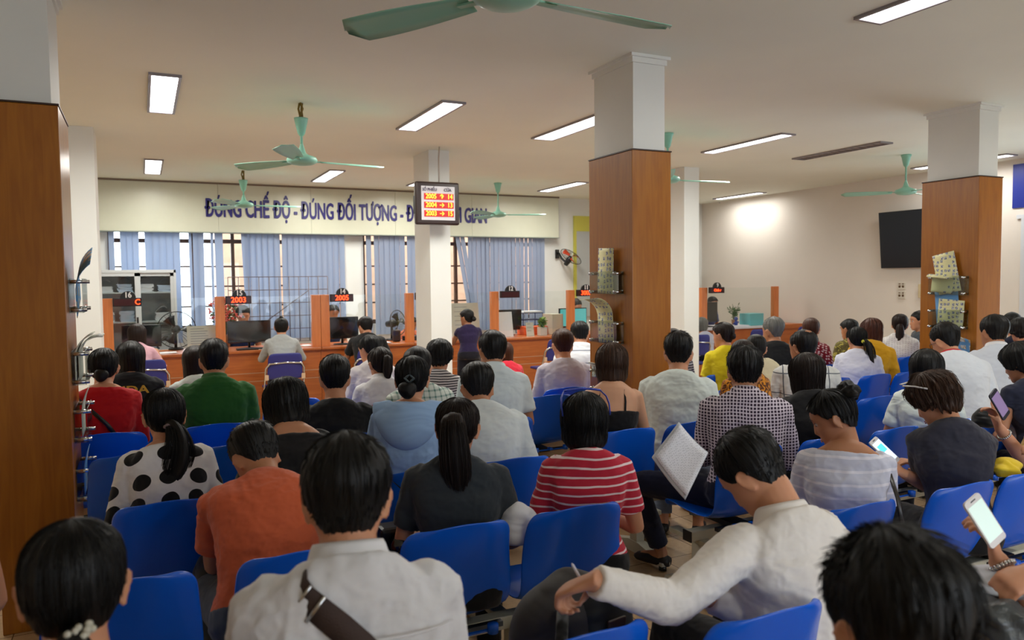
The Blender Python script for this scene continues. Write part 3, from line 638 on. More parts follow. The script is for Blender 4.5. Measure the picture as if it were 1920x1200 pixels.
for z, nm in ((1.66-.19, 'upper'), (1.25-.08, 'middle'), (.80, 'lowest')): rack(QX, 4.47, z, .34, .17, -1, nm+' brochure rack on the right pillar')
leaflet(QX, 4.45, 1.49, .21, .36, -1, M_leafY, 'yellow picture leaflet leaning in the upper right-pillar rack', tilt=-12)
leaflet(QX, 4.53, 1.49, .2, .24, -1, M_leafY, 'yellow leaflets bending over the left of the upper right-pillar rack', curl=4.5, tilt=6, thick=.012)
leaflet(QX, 4.45, 1.19, .24, .24, -1, M_leafY, 'yellow newspaper-like leaflet in the middle right-pillar rack', tilt=4)
leaflet(QX, 4.47, 1.19, .22, .33, -1, M_leafB, 'blue leaflet at the back of the middle right-pillar rack', tilt=-5, depth=.02)
leaflet(QX, 4.38, .82, .16, .30, -1, M_leafB, 'blue leaflet slipping from the lowest right-pillar rack', tilt=14, curl=1.)
LXp = -.328
for z, nm in ((1.51, 'top'), (1.15, 'second'), (.86, 'third'), (.56, 'lowest')): rack(LXp, 4.52, z, .34, .17, 1, nm+' chrome-fixed brochure rack on the side of the left pillar')
leaflet(LXp, 4.52, 1.53, .30, .30, 1, M_leafB, 'blue brochure flopping out of the top left-pillar rack', curl=1.6, tilt=18)
leaflet(LXp, 4.52, 1.17, .26, .28, 1, M_leafW, 'bundle of pale leaflets drooping from the second left-pillar rack', curl=3.2, thick=.006)
leaflet(LXp, 4.5, 1.17, .26, .26, 1, M_leafW, 'second bundle of pale leaflets fanned from the left pillar', curl=2.2, thick=.006, depth=.02)
leaflet(LXp, 4.52, .88, .24, .24, 1, M_leafW, 'pale leaflets in the third left-pillar rack', curl=.8); leaflet(LXp, 4.52, .58, .24, .22, 1, M_leafB, 'blue-grey leaflet in the lowest left-pillar rack', curl=.5)
# ------------------------------------------------------------------ waiting benches
def seat_mesh():
    prof = [(.455, .405, .19), (.46, .425, .198), (.445, .437, .203), (.40, .438, .208), (.32, .428, .21), (.22, .420, .21), (.13, .423, .212), (.07, .445, .214), (.035, .49, .216), (.012, .56, .217), (-.008, .64, .213), (-.024, .70, .208), (-.034, .745, .205), (-.040, .775, .198), (-.0435, .792, .186), (-.0455, .802, .170), (-.0465, .806, .150)]
    G = []
    for i, (y, z, w) in enumerate(prof):
        row = []
        for j in range(13):
            u = -1+2*j/12; e = abs(u)**3.2
            back = min(1, max(0, (z-.46)/.2)) if i > 6 else 0
            row.append((u*w, y+e*.055*back*(1 if i < 12 else .9), z+(1-back)*e*.022-(.012*u*u if i > 12 else 0)))
        G.append(row)
    b = MB().grid(G); return b
_sm = None
def seat(x, y, z0, parent, ztop):
    global _sm
    if _sm is None:
        o = seat_mesh().obj('seat_shell', M_blue, parent, solid=.007)
        md = o.modifiers.new('u', 'SUBSURF'); md.levels = 1; md.render_levels = 1; _sm = o
        _br = MB(); _br.box((-.05, .1, .375), (.05, .32, .40)); _br.box((-.185, .05, .392), (.185, .075, .41)); _sm['_b'] = 0
        seat.br = _br.mesh('bracket'); seat.br.materials.append(M_black)
        lg = MB()
        for sx in (-1, 1): lg.tube([(sx*.12, -.005, .405), (sx*.12, -.005, .435)], .02, 12)
        lg.box((-.12, -.002, .409), (.12, .010, .415)); lg.box((-.012, -.01, .409), (.012, .03, .425)); seat.lg = lg.mesh('lug'); seat.lg.materials.append(M_blue)
    else:
        o = _sm.copy(); COL.objects.link(o); o.parent = parent
    o.location = (x, y, 0); o.scale = (1, 1, ztop/.81)
    b = bpy.data.objects.new('bracket', seat.br); COL.objects.link(b); b.parent = o; b.location = (0, 0, 0)
    l = bpy.data.objects.new('fixing_lug', seat.lg); COL.objects.link(l); l.parent = o
    return o
def bench(xs, Y, label, legs=None, x0=None, x1=None, ztop=.83, ys=None):
    K = 1.; xs = [x*K for x in xs]; Y = Y*K+.046; legs = [l*K for l in legs] if legs else None; x0 = x0*K if x0 is not None else None; x1 = x1*K if x1 is not None else None
    r = thing('waiting_bench', (xs[0], Y, 0), label, 'bench')
    for i, x in enumerate(xs): seat(x-xs[0], (ys[i] if ys else 0), 0, r, ztop)
    a = (x0 if x0 is not None else xs[0]-.26)-xs[0]; b = (x1 if x1 is not None else xs[-1]+.26)-xs[0]
    MB().box((a, .17, .325), (b, .23, .375)).obj('beam', M_cream, r, bevel=.004)
    e = MB(); e.box((a-.006, .168, .323), (a, .232, .377)); e.box((b, .168, .323), (b+.006, .232, .377)); e.obj('end_caps', M_black, r)
    for lx in (legs or [xs[0]+.1, xs[-1]-.1]):
        q = lx-xs[0]; m = MB(); m.box((q-.028, .165, .03), (q+.028, .235, .325)); m.box((q-.03, .0, .3), (q+.03, .42, .326))
        P = [(-.08, .03), (.46, .03), (.46, .05), (.25, .10), (.15, .10), (-.08, .05)]
        Mx = Matrix.Translation((q+.03, 0, 0)) @ Matrix(((0, 0, -1, 0), (1, 0, 0, 0), (0, 1, 0, 0), (0, 0, 0, 1)))
        m.prism(P, 0, .06, Mx); lo = m.obj('leg', M_cream, r, bevel=.003)
        f = MB(); f.tube([(q, -.05, 0), (q, -.05, .03)], .022, 12); f.tube([(q, .42, 0), (q, .42, .03)], .022, 12); f.obj('rubber_feet', M_black, lo)
    return r
bench([-.50, -.10, .36, .92, 1.40], 1.45, 'blue plastic bench in the nearest row under the man with the brown strap', legs=[-.2, 1.15], ys=[0, -.14, -.12, .04, -.07])
bench([.92, 1.42], .32, 'blue plastic bench at the very bottom right under the nearest dark head', legs=[1.1])
bench([2.38, 2.86], .80, 'blue plastic bench under the person with the steel watch', legs=[2.6])
bench([-.08, .43, .95, 1.42], 2.36, 'blue plastic bench holding the long ponytail and the red-striped shirt', legs=[.2, 1.25], x1=1.66)
bench([.07, .57, 1.05, 1.55], 3.15, 'blue plastic bench holding the polka-dot blouse and the light blue hood', legs=[.1, 1.4])
bench([-.06, .42, .94, 1.48, 1.95], 4.11, 'blue plastic bench behind the polka-dot blouse row, holding the plain black T-shirt', legs=[.1, 1.7], x0=-.3)
bench([-.2, .38, .90, 1.40, 1.86], 4.77, 'blue plastic bench holding the green polo shirt', legs=[.1, 1.6])
bench([-.1, .37, .95, 1.60, 2.1], 5.55, 'blue plastic bench one row before the counter on the left', legs=[.1, 1.8])
bench([2.36, 2.95, 3.40, 3.98], 1.90, 'blue plastic bench holding the white-striped blouse and the charcoal T-shirt', legs=[2.6, 3.7])
bench([2.69, 3.20, 3.72, 4.18, 4.7], 2.80, 'blue plastic bench with cream leg under the checked shirt', legs=[2.52, 4.4], x0=2.44)
bench([2.40, 2.86], 3.47, 'blue plastic bench before the central pillar holding the brown bob', legs=[2.6])
bench([3.58, 4.08, 4.56, 5.1, 5.62], 3.59, 'blue plastic bench between the central and right pillars', legs=[3.8, 5.4])
bench([2.62, ], 4.77, 'single blue chair in the aisle left of the central pillar', legs=[2.62])
bench([2.92, 3.42], 5.05, 'blue plastic bench behind the central pillar', legs=[3.15])
bench([4.05, 4.56, 5.08, 5.57, 6.0], 4.42, 'blue plastic bench under the white blouse with yellow hair tie', legs=[4.3, 5.8])
bench([4.52, 5.22, 5.78, 6.35], 5.12, 'blue plastic bench under the yellow T-shirt and the grey-haired man', legs=[4.8, 6.1])
bench([7.2, 7.7, 8.2], 4.5, 'blue plastic bench beyond the right wood pillar', legs=[7.4, 8.0])
bench([6.75, 7.1, 7.6], 5.25, 'blue plastic bench under the lace blouse near the wall', legs=[6.9, 7.4])

# ------------------------------------------------------------------ folding chairs at the counter
def folding(x, y, rz, label):
    r = thing('folding_chair', (x, y, 0), label, 'chair', rz=R_(rz))
    G = []
    for i in range(7):
        z = .56+.30*i/6; w = .20-.012*i/6
        if i == 6: w -= .02
        G.append([(u*w, -.02-.06*i/6-.02*(1-u*u), z) for u in (-1, -.6, 0, .6, 1)])
    MB().grid(G).obj('backrest', M_navyfab, r, solid=.02, bevel=0, sub=1)
    MB().box((-.2, 0, .43), (.2, .38, .465)).obj('seat', M_navyfab, r, bevel=.015)
    f = MB(); f.tube([(-.215, .30, 0), (-.215, .02, .55), (-.21, -.03, .69), (-.17, -.07, .745), (0, -.075, .755), (.17, -.07, .745), (.21, -.03, .69), (.215, .02, .55), (.215, .30, 0)], .011, 8); f.obj('front_frame', M_chrome, r)
    f = MB(); f.tube([(-.19, -.22, 0), (-.19, .12, .42), (-.19, .32, .44)], .010, 8); f.tube([(.19, -.22, 0), (.19, .12, .42), (.19, .32, .44)], .010, 8); f.tube([(-.19, -.17, .06), (.19, -.17, .06)], .008, 8); f.obj('rear_frame', M_chrome, r)
    for s in (-1, 1): MB().box((s*.20-.02, -.035, .56), (s*.20+.02, -.02, .62)).obj('side_bracket', mat('beige_bracket', (200, 170, 140), .5), r)
    return r
folding(1.42, 8.86, 0, 'navy folding chair holding the woman in the grey top'); folding(4.04, 8.85, -6, 'navy folding chair beside the standing woman in navy'); folding(4.98, 8.95, 4, 'empty navy folding chair at window 12')
folding(.02, 8.9, 0, 'navy folding chair holding the pink-shirted visitor'); folding(2.42, 8.85, 0, 'navy folding chair holding the short-haired visitor in black')
folding(6.95, 8.5, -8, 'navy folding chair left of the yellow T-shirt'); folding(8.45, 8.9, 0, 'navy folding chair between the yellow shirt and grey-haired man'); folding(9.5, 9.0, 5, 'navy folding chair right of the grey-haired man'); folding(6.2, 8.9, 0, 'navy folding chair at window 11')
# ------------------------------------------------------------------ people
def cloth(name, col, pat=None, col2=None, scale=1., rough=.85, wr=.5, a=None, axis='Z', thick=.5):
    """fabric with soft wrinkles; patterns live in the wearer's own coordinates"""
    if name in MATS: return MATS[name]
    m = bpy.data.materials.new(name); t = nt(m); b = t.nodes['Principled BSDF']; b.inputs['Roughness'].default_value = rough; b.inputs['Specular IOR Level'].default_value = .25
    b.inputs['Sheen Weight'].default_value = .15
    tc = t.nodes.new('ShaderNodeTexCoord'); P = tc.outputs['Object']; c1 = (*lin(col), 1); c2 = (*lin(col2), 1) if col2 else None
    L = t.links.new; N = t.nodes.new
    def mth(op, x, y=None, z=None):
        q = N('ShaderNodeMath'); q.operation = op
        for i, v in enumerate((x, y, z)):
            if v is None: continue
            if isinstance(v, (int, float)): q.inputs[i].default_value = v
            else: L(v, q.inputs[i])
        return q.outputs[0]
    fac = None
    if pat:
        nz = N('ShaderNodeTexNoise'); nz.inputs['Scale'].default_value = 5; L(P, nz.inputs['Vector'])
        va = N('ShaderNodeVectorMath'); va.operation = 'MULTIPLY_ADD'; va.inputs[1].default_value = (.03, .03, .03); L(nz.outputs['Color'], va.inputs[0]); L(P, va.inputs[2])
        sp = N('ShaderNodeSeparateXYZ'); L(va.outputs[0], sp.inputs[0]); X, Y, Z = sp.outputs
        if pat == 'stripes': fac = mth('LESS_THAN', mth('FRACT', mth('MULTIPLY', Z, scale)), thick)
        elif pat == 'dots':
            cb = N('ShaderNodeCombineXYZ'); L(X, cb.inputs[0]); L(mth('ADD', Z, mth('MULTIPLY', Y, .6)), cb.inputs[1])
            v = N('ShaderNodeTexVoronoi'); v.voronoi_dimensions = '2D'; v.inputs['Scale'].default_value = scale; v.inputs['Randomness'].default_value = a or .25; L(cb.outputs[0], v.inputs['Vector'])
            fac = mth('LESS_THAN', v.outputs['Distance'], thick)
        elif pat == 'check':
            fx = mth('LESS_THAN', mth('FRACT', mth('MULTIPLY', X, scale)), thick); fz = mth('LESS_THAN', mth('FRACT', mth('MULTIPLY', Z, scale)), thick)
            fac = mth('MAXIMUM', fx, fz) if a != 2 else mth('MULTIPLY', mth('ADD', fx, fz), .5)
        elif pat == 'blotch':
            v = N('ShaderNodeTexNoise'); v.inputs['Scale'].default_value = scale; v.inputs['Detail'].default_value = 2; v.inputs['Distortion'].default_value = 1.5; L(P, v.inputs['Vector']); fac = mth('GREATER_THAN', v.outputs[0], thick)
        mx = N('ShaderNodeMix'); mx.data_type = 'RGBA'; mx.inputs[6].default_value = c1; mx.inputs[7].default_value = c2; L(fac, mx.inputs[0]); L(mx.outputs[2], b.inputs['Base Color'])
    else: b.inputs['Base Color'].default_value = c1
    n1 = N('ShaderNodeTexNoise'); n1.inputs['Scale'].default_value = 4.5; n1.inputs['Detail'].default_value = 2.2; n1.inputs['Distortion'].default_value = .8; n1.inputs['Roughness'].default_value = .45
    mp = N('ShaderNodeMapping'); mp.inputs['Rotation'].default_value = (.3, .5, .2); mp.inputs['Scale'].default_value = (1, 1, 1.8); L(P, mp.inputs[0]); L(mp.outputs[0], n1.inputs['Vector'])
    bp = N('ShaderNodeBump'); bp.inputs['Strength'].default_value = wr; bp.inputs['Distance'].default_value = .05; L(n1.outputs[0], bp.inputs['Height']); L(bp.outputs[0], b.inputs['Normal'])
    MATS[name] = m; return m
def skin(tone=0):
    c = [(196, 140, 108), (176, 122, 90), (210, 160, 128), (150, 100, 74)][tone]
    return mat('skin_%d' % tone, c, .5, var=.05, vscale=9, sub=.15, spec=.35)
def hairmat(k=0):
    nm = 'hair_%d' % k
    if nm in MATS: return MATS[nm]
    c = [(12, 11, 11), (30, 18, 14), (64, 34, 20), (76, 40, 28), (104, 104, 100), (30, 19, 15), (62, 40, 26)][k]
    m = mat(nm, c, .50, spec=.28); t = m.node_tree; b = t.nodes['Principled BSDF']
    uv = t.nodes.new('ShaderNodeUVMap'); mp = t.nodes.new('ShaderNodeMapping'); mp.inputs['Scale'].default_value = (110, 1.5, 1)
    n = t.nodes.new('ShaderNodeTexNoise'); n.inputs['Scale'].default_value = 1; n.inputs['Detail'].default_value = 3
    t.links.new(uv.outputs[0], mp.inputs[0]); t.links.new(mp.outputs[0], n.inputs['Vector'])
    bp = t.nodes.new('ShaderNodeBump'); bp.inputs['Strength'].default_value = .4; bp.inputs['Distance'].default_value = .004; t.links.new(n.outputs[0], bp.inputs['Height']); t.links.new(bp.outputs[0], b.inputs['Normal'])
    cr = t.nodes.new('ShaderNodeValToRGB'); cr.color_ramp.elements[0].position = .3; cr.color_ramp.elements[0].color = (*[x*.55 for x in lin(c)], 1); cr.color_ramp.elements[1].position = .75; cr.color_ramp.elements[1].color = (*[x*1.4 for x in lin(c)], 1)
    t.links.new(n.outputs[0], cr.inputs[0]); t.links.new(cr.outputs[0], b.inputs['Base Color']); return m

# head profile: z, front y, back y, half width
HT = np.array([(-.122, .052, .012, .012), (-.116, .074, -.004, .028), (-.104, .084, -.022, .042), (-.088, .084, -.044, .053), (-.07, .085, -.058, .060), (-.05, .086, -.070, .066), (-.028, .088, -.082, .070),
               (-.004, .086, -.092, .074), (.02, .091, -.098, .076), (.045, .090, -.100, .076), (.068, .078, -.094, .070), (.086, .056, -.078, .058), (.10, .028, -.054, .040), (.108, .004, -.028, .022), (.111, -.010, -.014, .006)])
def head_row(z):
    return [np.interp(z, HT[:, 0], HT[:, k]) for k in (1, 2, 3)]
def head_pt(a, z, face=True):
    f, b, w = head_row(z); cy = (f+b)/2; ry = (f-b)/2
    s, c = math.sin(a), math.cos(a); e = 2.3
    q = (abs(s)**e+abs(c)**e)**(-1/e); x = w*s*q; y = cy+ry*c*q
    if face and c > .2:
        nb = math.exp(-(x/.0105)**2)
        nz = np.interp(z, (-.060, -.050, -.040, -.015, .008, .02), (0, .010, .023, .012, .003, 0)); y += nb*nz
        y -= .008*math.exp(-((abs(x)-.031)/.014)**2-((z-.002)/.012)**2)
        y += .004*math.exp(-((abs(x)-.028)/.02)**2-((z-.024)/.008)**2)
        y += .005*math.exp(-(x/.022)**2)*(math.exp(-((z+.068)/.005)**2)+math.exp(-((z+.079)/.005)**2))-.003*math.exp(-(x/.024)**2-((z+.0735)/.0025)**2)
        y += .004*math.exp(-(x/.016)**2-((z+.105)/.010)**2)+.003*math.exp(-((abs(x)-.042)/.018)**2-((z+.03)/.018)**2)
    return np.array((x, y, z))
ZS = sorted(set(np.round(np.concatenate([np.linspace(-.122, .09, 44), np.linspace(.094, .111, 7)]), 4)))
def head_mb(mb, M, fem=False, n=44):
    V = []
    for z in ZS:
        for k in range(n):
            p = head_pt(2*math.pi*k/n, z)
            if fem: p = p*np.array((.95 if z > -.03 else .90, .97, .98))
            V.append(tuple(M @ Vector(p)))
    m = len(ZS); Fc = [(i*n+k, (i+1)*n+k, (i+1)*n+(k+1) % n, i*n+(k+1) % n) for i in range(m-1) for k in range(n)]+[tuple(range(n)), tuple((m-1)*n+k for k in range(n-1, -1, -1))]
    mb.add(V, Fc)
    for s in (-1, 1):   # ears
        E_ = M @ Matrix.Translation((s*.077, -.008, -.012)) @ Matrix.Rotation(s*R_(-22), 4, 'Z') @ Matrix.Rotation(R_(-10), 4, 'X')
        mb.ell((0, 0, 0), (.007, .016, .030), E_, 12, 7)
        pr = [(s*(.006+.003*math.sin(t)), .016*math.cos(t)*(1 if math.sin(t) > -.2 else .6)-.002, .031*math.sin(t)) for t in np.linspace(-2.2, 3.0, 12)]
        mb.tube([tuple(E_ @ Vector(p)) for p in pr], .0045, 7)

def interp_az(tab, d):
    d = abs((d+180) % 360-180); xs = [t[0] for t in tab]; return np.interp(d, xs, [t[1] for t in tab])
STY = dict(   # hairline height by azimuth from the front, thickness by azimuth
    short=dict(hem=[(0, .066), (35, .060), (55, .045), (68, .012), (78, .004), (84, .012), (96, .018), (106, .0), (118, -.030), (138, -.056), (160, -.070), (180, -.074)], th=.020, side=.007),
    shorthi=dict(hem=[(0, .066), (40, .058), (60, .04), (72, .016), (84, .018), (98, .02), (110, .004), (124, -.024), (145, -.052), (180, -.064)], th=.024, side=.005),
    bald=dict(hem=[(0, .097), (40, .088), (60, .06), (75, .012), (84, .014), (98, .016), (110, -.025), (125, -.050), (180, -.062)], th=.008, side=.006),
    tied=dict(hem=[(0, .064), (35, .058), (60, .042), (76, .010), (88, .012), (100, .010), (112, -.026), (140, -.060), (180, -.070)], th=.013, side=.010),
    bob=dict(hem=[(0, .062), (30, .050), (42, .02), (56, -.075), (75, -.105), (110, -.118), (180, -.125)], th=.026, side=.026),
    bobshort=dict(hem=[(0, .045), (34, .035), (48, .0), (62, -.030), (80, -.035), (95, -.04), (110, -.065), (140, -.085), (180, -.088)], th=.026, side=.018),
    long=dict(hem=[(0, .062), (30, .052), (44, .02), (58, -.09), (75, -.15), (100, -.25), (140, -.30), (180, -.31)], th=.020, side=.020))
def hair(name_root, M, style, mt, seed=0, vol=1., strands=0, messy=0., length=None, tail=None, bun=None, spiky=0., fem=False, voxel=None, hemx=0.):
    st = STY[style]; rd = np.random.RandomState(seed); nA, nT = 120, 34; mb = MB(); ph = rd.uniform(0, 6.28, 12); G = []; uvs = []
    hem = list(st['hem'])
    if length is not None: hem = [(a, z if a < 62 else z+(length)*(min(1, (a-62)/60))) for a, z in hem]
    def surf(a, t, off=0.):
        d = math.degrees(a); zh = interp_az(hem, d)+hemx+messy*.010*(math.sin(a*17+ph[0])+math.sin(a*31+ph[1]))*.7
        zt = .111
        if t < .5: z = zt*math.cos(t/.5*math.pi/2) if zh < 0 else zh+(zt-zh)*math.cos(t*math.pi/2)
        else: z = zh*((t-.5)/.5) if zh < 0 else zh+(zt-zh)*math.cos(t*math.pi/2)
        zz = z
        if style in ('bob', 'long', 'bobshort'): zz = max(z, -.028-.25*(z < -.028)*0)
        p = head_pt(a, max(zz, -.118), False); f_, b_, w_ = head_row(max(zz, -.118))
        if fem: p = p*np.array((.95, .97, .98))
        nrm = np.array((p[0]/.076**2, (p[1]+.005)/.098**2, max(p[2], 0)/.11**2)); nrm = nrm/(np.linalg.norm(nrm)+1e-9)
        back = (1-math.cos(a))/2
        up = max(0, z)/.111
        th = (st['side']*(1-up**1.5)+st['th']*up**1.5)*vol
        if style in ('short', 'shorthi', 'bald'):
            k = min(1, (1-t)/.55); th = th*k**.9+.0012; th += .008*back*min(1, max(0, (z+.01)/.05))
        if style in ('bob', 'long', 'bobshort'):
            k = min(1, (1-t)/.10); th = th*(.55+.45*k)+.004
            if z < -.028:
                dz = -.028-z
                if style == 'bob': p[0] *= 1-.35*min(1, dz/.12)**2*.6; p[1] += back*.012*(dz/.1)
                if style == 'bobshort': p[0] *= 1-.25*min(1, dz/.08); p[1] += back*.022*(dz/.06)
                if style == 'long': p[1] += back*(.02*min(1, dz/.06)-.055*max(0, dz-.08)/.2); p[0] *= 1-.12*min(1, dz/.3)
                p[2] = z
        rid = (math.sin(a*23+ph[2]+3*t)+.7*math.sin(a*41+ph[3]-4*t)+.5*math.sin(a*67+ph[4]+6*t))*.0009*vol
        th += rid*(1+2*messy)*min(1, t*3)
        if messy: th += messy*.010*mnoise.noise(Vector((p[0]*40+seed, p[1]*40, p[2]*40)))
        return p+nrm*(th+off)
    for i in range(nT+1):
        t = i/nT; t = t if t > 0 else .002
        G.append([surf(2*math.pi*k/nA, t) for k in range(nA)])
    V = [tuple(M @ Vector(p)) for r in G for p in r]; n = nA
    Fc = [(i*n+k, i*n+(k+1) % n, (i+1)*n+(k+1) % n, (i+1)*n+k) for i in range(nT) for k in range(n)]+[tuple(range(n-1, -1, -1))]
    b0 = len(V)     # inner return of the shell
    inn = []
    for k in range(n):
        a = 2*math.pi*k/n; p = np.array(G[-1][k]); c = np.array((0, -.005, p[2])); inn.append(tuple(M @ Vector(c+(p-c)*(.72 if style in ('bob', 'long') else .80)+np.array((0, 0, .004)))))
    top = []
    for k in range(n):
        p = np.array(G[-1][k]); zz = max(p[2], -.05)+.02; c = np.array((0, -.005, zz)); q = c+(np.array((p[0], p[1], zz))-c)*.62; top.append(tuple(M @ Vector(q)))
    V += inn+top; Fc += [((nT)*n+k, (nT)*n+(k+1) % n, b0+(k+1) % n, b0+k) for k in range(n)]+[(b0+k, b0+(k+1) % n, b0+n+(k+1) % n, b0+n+k) for k in range(n)]+[tuple(b0+n+k for k in range(n))]
    mb.add(V, Fc); UV = [(k/nA, i/nT) for i in range(nT+1) for k in range(nA)]+[(k/nA, 1.) for k in range(nA)]+[(k/nA, 1.2) for k in range(nA)]
    def addtube(pts, rs, nn=14, ridg=.12, ry=None):
        b = len(mb.v); mb.tube([tuple(p) for p in pts], rs, nn, ry=ry)
        m = len(pts)
        for i in range(m):
            for k in range(nn): UV.append((k/nn*.5, i/m))
    def rings(path, rad, flat=.75, nn=28):
        P = [np.array(p, float) for p in path]; ts = np.linspace(0, len(P)-1, 26); pts = []
        for t in ts:      # Catmull-Rom
            i = int(min(t, len(P)-1.0001)); u = t-i; p0, p1, p2, p3 = P[max(i-1, 0)], P[i], P[min(i+1, len(P)-1)], P[min(i+2, len(P)-1)]
            pts.append(.5*((2*p1)+(-p0+p2)*u+(2*p0-5*p1+4*p2-p3)*u*u+(-p0+3*p1-3*p2+p3)*u**3))
        rs = np.interp(ts, range(len(rad)), rad); b = len(mb.v); mb.tube([tuple(M @ Vector(p)) for p in pts], rs, nn, ry=[r*flat for r in rs], up=tuple(M.to_3x3() @ Vector((0, 1, .2))))
        q = [np.array(x) for x in mb.v[b:]]
        for i in range(26):
            c = np.array(M @ Vector(pts[i]))
            for k in range(nn):
                a = 2*math.pi*k/nn; mb.v[b+i*nn+k] = tuple(c+(q[i*nn+k]-c)*(1+.06*math.sin(a*6+ph[5])+.05*math.sin(a*11+ph[6]+i*.15)))
                UV.append((k/nn*.6, i/26))
        return pts, rs
    tails = []
    if tail: 
        for tl in (tail if isinstance(tail, list) else [tail]): tails.append(rings(tl['path'], tl['rad'], tl.get('flat', .7)))
    if bun:
        for bn in (bun if isinstance(bun, list) else [bun]):
            c, r = np.array(bn['c'], float), bn['r']; b = len(mb.v); mb.ell((0, 0, 0), (r[0], r[1], r[2]), None, 26, 15)
            for i in range(b, len(mb.v)):
                p = np.array(mb.v[i]); a = math.atan2(p[2], p[0]); rr = math.hypot(p[0], p[2]); p = p*(1+.06*math.sin(3*a+rr*90+ph[7])+bn.get('messy', 0)*mnoise.noise(Vector(p*45+seed))); mb.v[i] = tuple(M @ Vector(p+c))
                UV.append(((a/6.28+.5)*.5, rr*12))
    # loose strands
    for k in range(strands):
        a = rd.uniform(0, 2*math.pi); b = len(mb.v)
        if style in ('short', 'shorthi', 'bald'):
            t0 = rd.uniform(.0, .86); L = min(rd.uniform(.05, .14), .99-t0); lift = rd.uniform(.0, .005)+spiky*rd.uniform(0, .016)*(1 if t0 < .55 else .3)
        else: t0 = rd.uniform(.0, .6); L = rd.uniform(.25, .5); lift = rd.uniform(.0, .003)+messy*rd.uniform(0, .012)
        pts = []; wob = rd.uniform(-.25, .25)
        for i in range(6):
            u = i/5; tt = t0+L*u; p = surf(a+wob*L*u*2, min(tt, 1.)+0, lift*u+.0006)
            if tt > 1: p = p+np.array((0, -.002, -(tt-1)*.12))
            pts.append(tuple(M @ Vector(p)))
        mb.tube(pts, [.0009, .0010, .0010, .0009, .0006, .0002], 3, cap=False)
        for i in range(6):
            for q in range(3): UV.append((a/6.28, tt))
    if strands:
        for pts, rs in tails:
            for k in range(int(strands*.35)):
                a = rd.uniform(0, 6.28); q = []; o_ = rd.uniform(.9, 1.12); i0 = rd.randint(0, 8)
                for i in range(i0, 26, 3):
                    r = rs[i]*o_*(1+rd.uniform(-.04, .06)); q.append(tuple(M @ Vector(np.array(pts[i])+np.array((math.cos(a)*r, math.sin(a)*r*.75, 0))+np.array((0, 0, -.012*(i > 21)*rd.rand())))))
                mb.tube(q, .0009, 3, cap=False); UV += [(a/6.28, 0)]*(3*len(q))
    o = mb.obj('hair', mt, name_root); me = o.data
    ul = me.uv_layers.new(name='UVMap'); idx = np.zeros(len(me.loops), dtype=np.int32); me.loops.foreach_get('vertex_index', idx)
    UVa = np.zeros((len(me.vertices), 2)); UVa[:min(len(UV), len(UVa))] = UV[:len(UVa)]; ul.data.foreach_set('uv', UVa[idx].ravel()); return o

REMESH = []
def skinned(mb, name, m, parent, voxel, smooth=3, disp=0., sub=False):
    o = mb.obj(name, m, parent)
    md = o.modifiers.new('r', 'REMESH'); md.mode = 'VOXEL'; md.voxel_size = voxel; md.use_smooth_shade = True
    sm = o.modifiers.new('s', 'SMOOTH'); sm.factor = .5; sm.iterations = smooth
    if disp:
        tx_ = bpy.data.textures.get('fold_noise') or bpy.data.textures.new('fold_noise', 'CLOUDS'); tx_.noise_scale = .11; tx_.noise_depth = 1
        d = o.modifiers.new('d', 'DISPLACE'); d.texture = tx_; d.strength = disp; d.mid_level = .5; d.texture_coords = 'GLOBAL'
        t2 = bpy.data.textures.get('crease_noise') or bpy.data.textures.new('crease_noise', 'CLOUDS'); t2.noise_scale = .048; t2.noise_depth = 2; t2.noise_type = 'HARD_NOISE'
        d = o.modifiers.new('d2', 'DISPLACE'); d.texture = t2; d.strength = -disp*.55; d.mid_level = .35; d.texture_coords = 'GLOBAL'
    REMESH.append(o); return o
def hand(mb, w, d, nrm, side, curl=.6, s=1., spread=.0, thumb=.5, fing=None):
    """w wrist, d pointing direction, nrm out of the palm's back; side +1 puts the thumb on +cross"""
    d = np.array(d, float); d /= np.linalg.norm(d); nrm = np.array(nrm, float); nrm -= d*(nrm@d); nrm /= np.linalg.norm(nrm); lat = np.cross(d, nrm)*side
    w = np.array(w, float); P = lambda f, l, h: tuple(w+(d*f+lat*l+nrm*h)*s)
    mb.tube([P(-.02, 0, 0), P(.01, 0, 0), P(.04, .0, .002), P(.075, 0, .002), P(.092, 0, 0)], [.026*s, .030*s, .040*s, .042*s, .038*s], 14, ry=[.019*s, .018*s, .015*s, .013*s, .010*s], up=tuple(nrm))
    for k, (l, L) in enumerate(((.030, .070), (.010, .079), (-.011, .073), (-.030, .058))):
        c = (fing[k] if fing else curl)*1.0; a = .15*c; f, h = .085, 0.; pts = [P(f-.02, l*.95, h)]
        pts.append(P(f, l, h))
        for seg, q in ((.45, .7), (.30, 1.0), (.25, .8)):
            a += c*q; f += L*seg*math.cos(a); h -= L*seg*math.sin(a); pts.append(P(f, l*(1+spread*(f-.085)*6), h))
        mb.tube(pts, [.0088*s, .0092*s, .0085*s, .0078*s, .0060*s], 9)
    th = thumb; mb.tube([P(.012, .022, -.002), P(.035, .044, -.008), P(.058, .052+.010*(1-th), -.014-.018*th), P(.078, .050+.012*(1-th)-.012*th, -.018-.026*th)], [.013*s, .0125*s, .0105*s, .0075*s], 9)

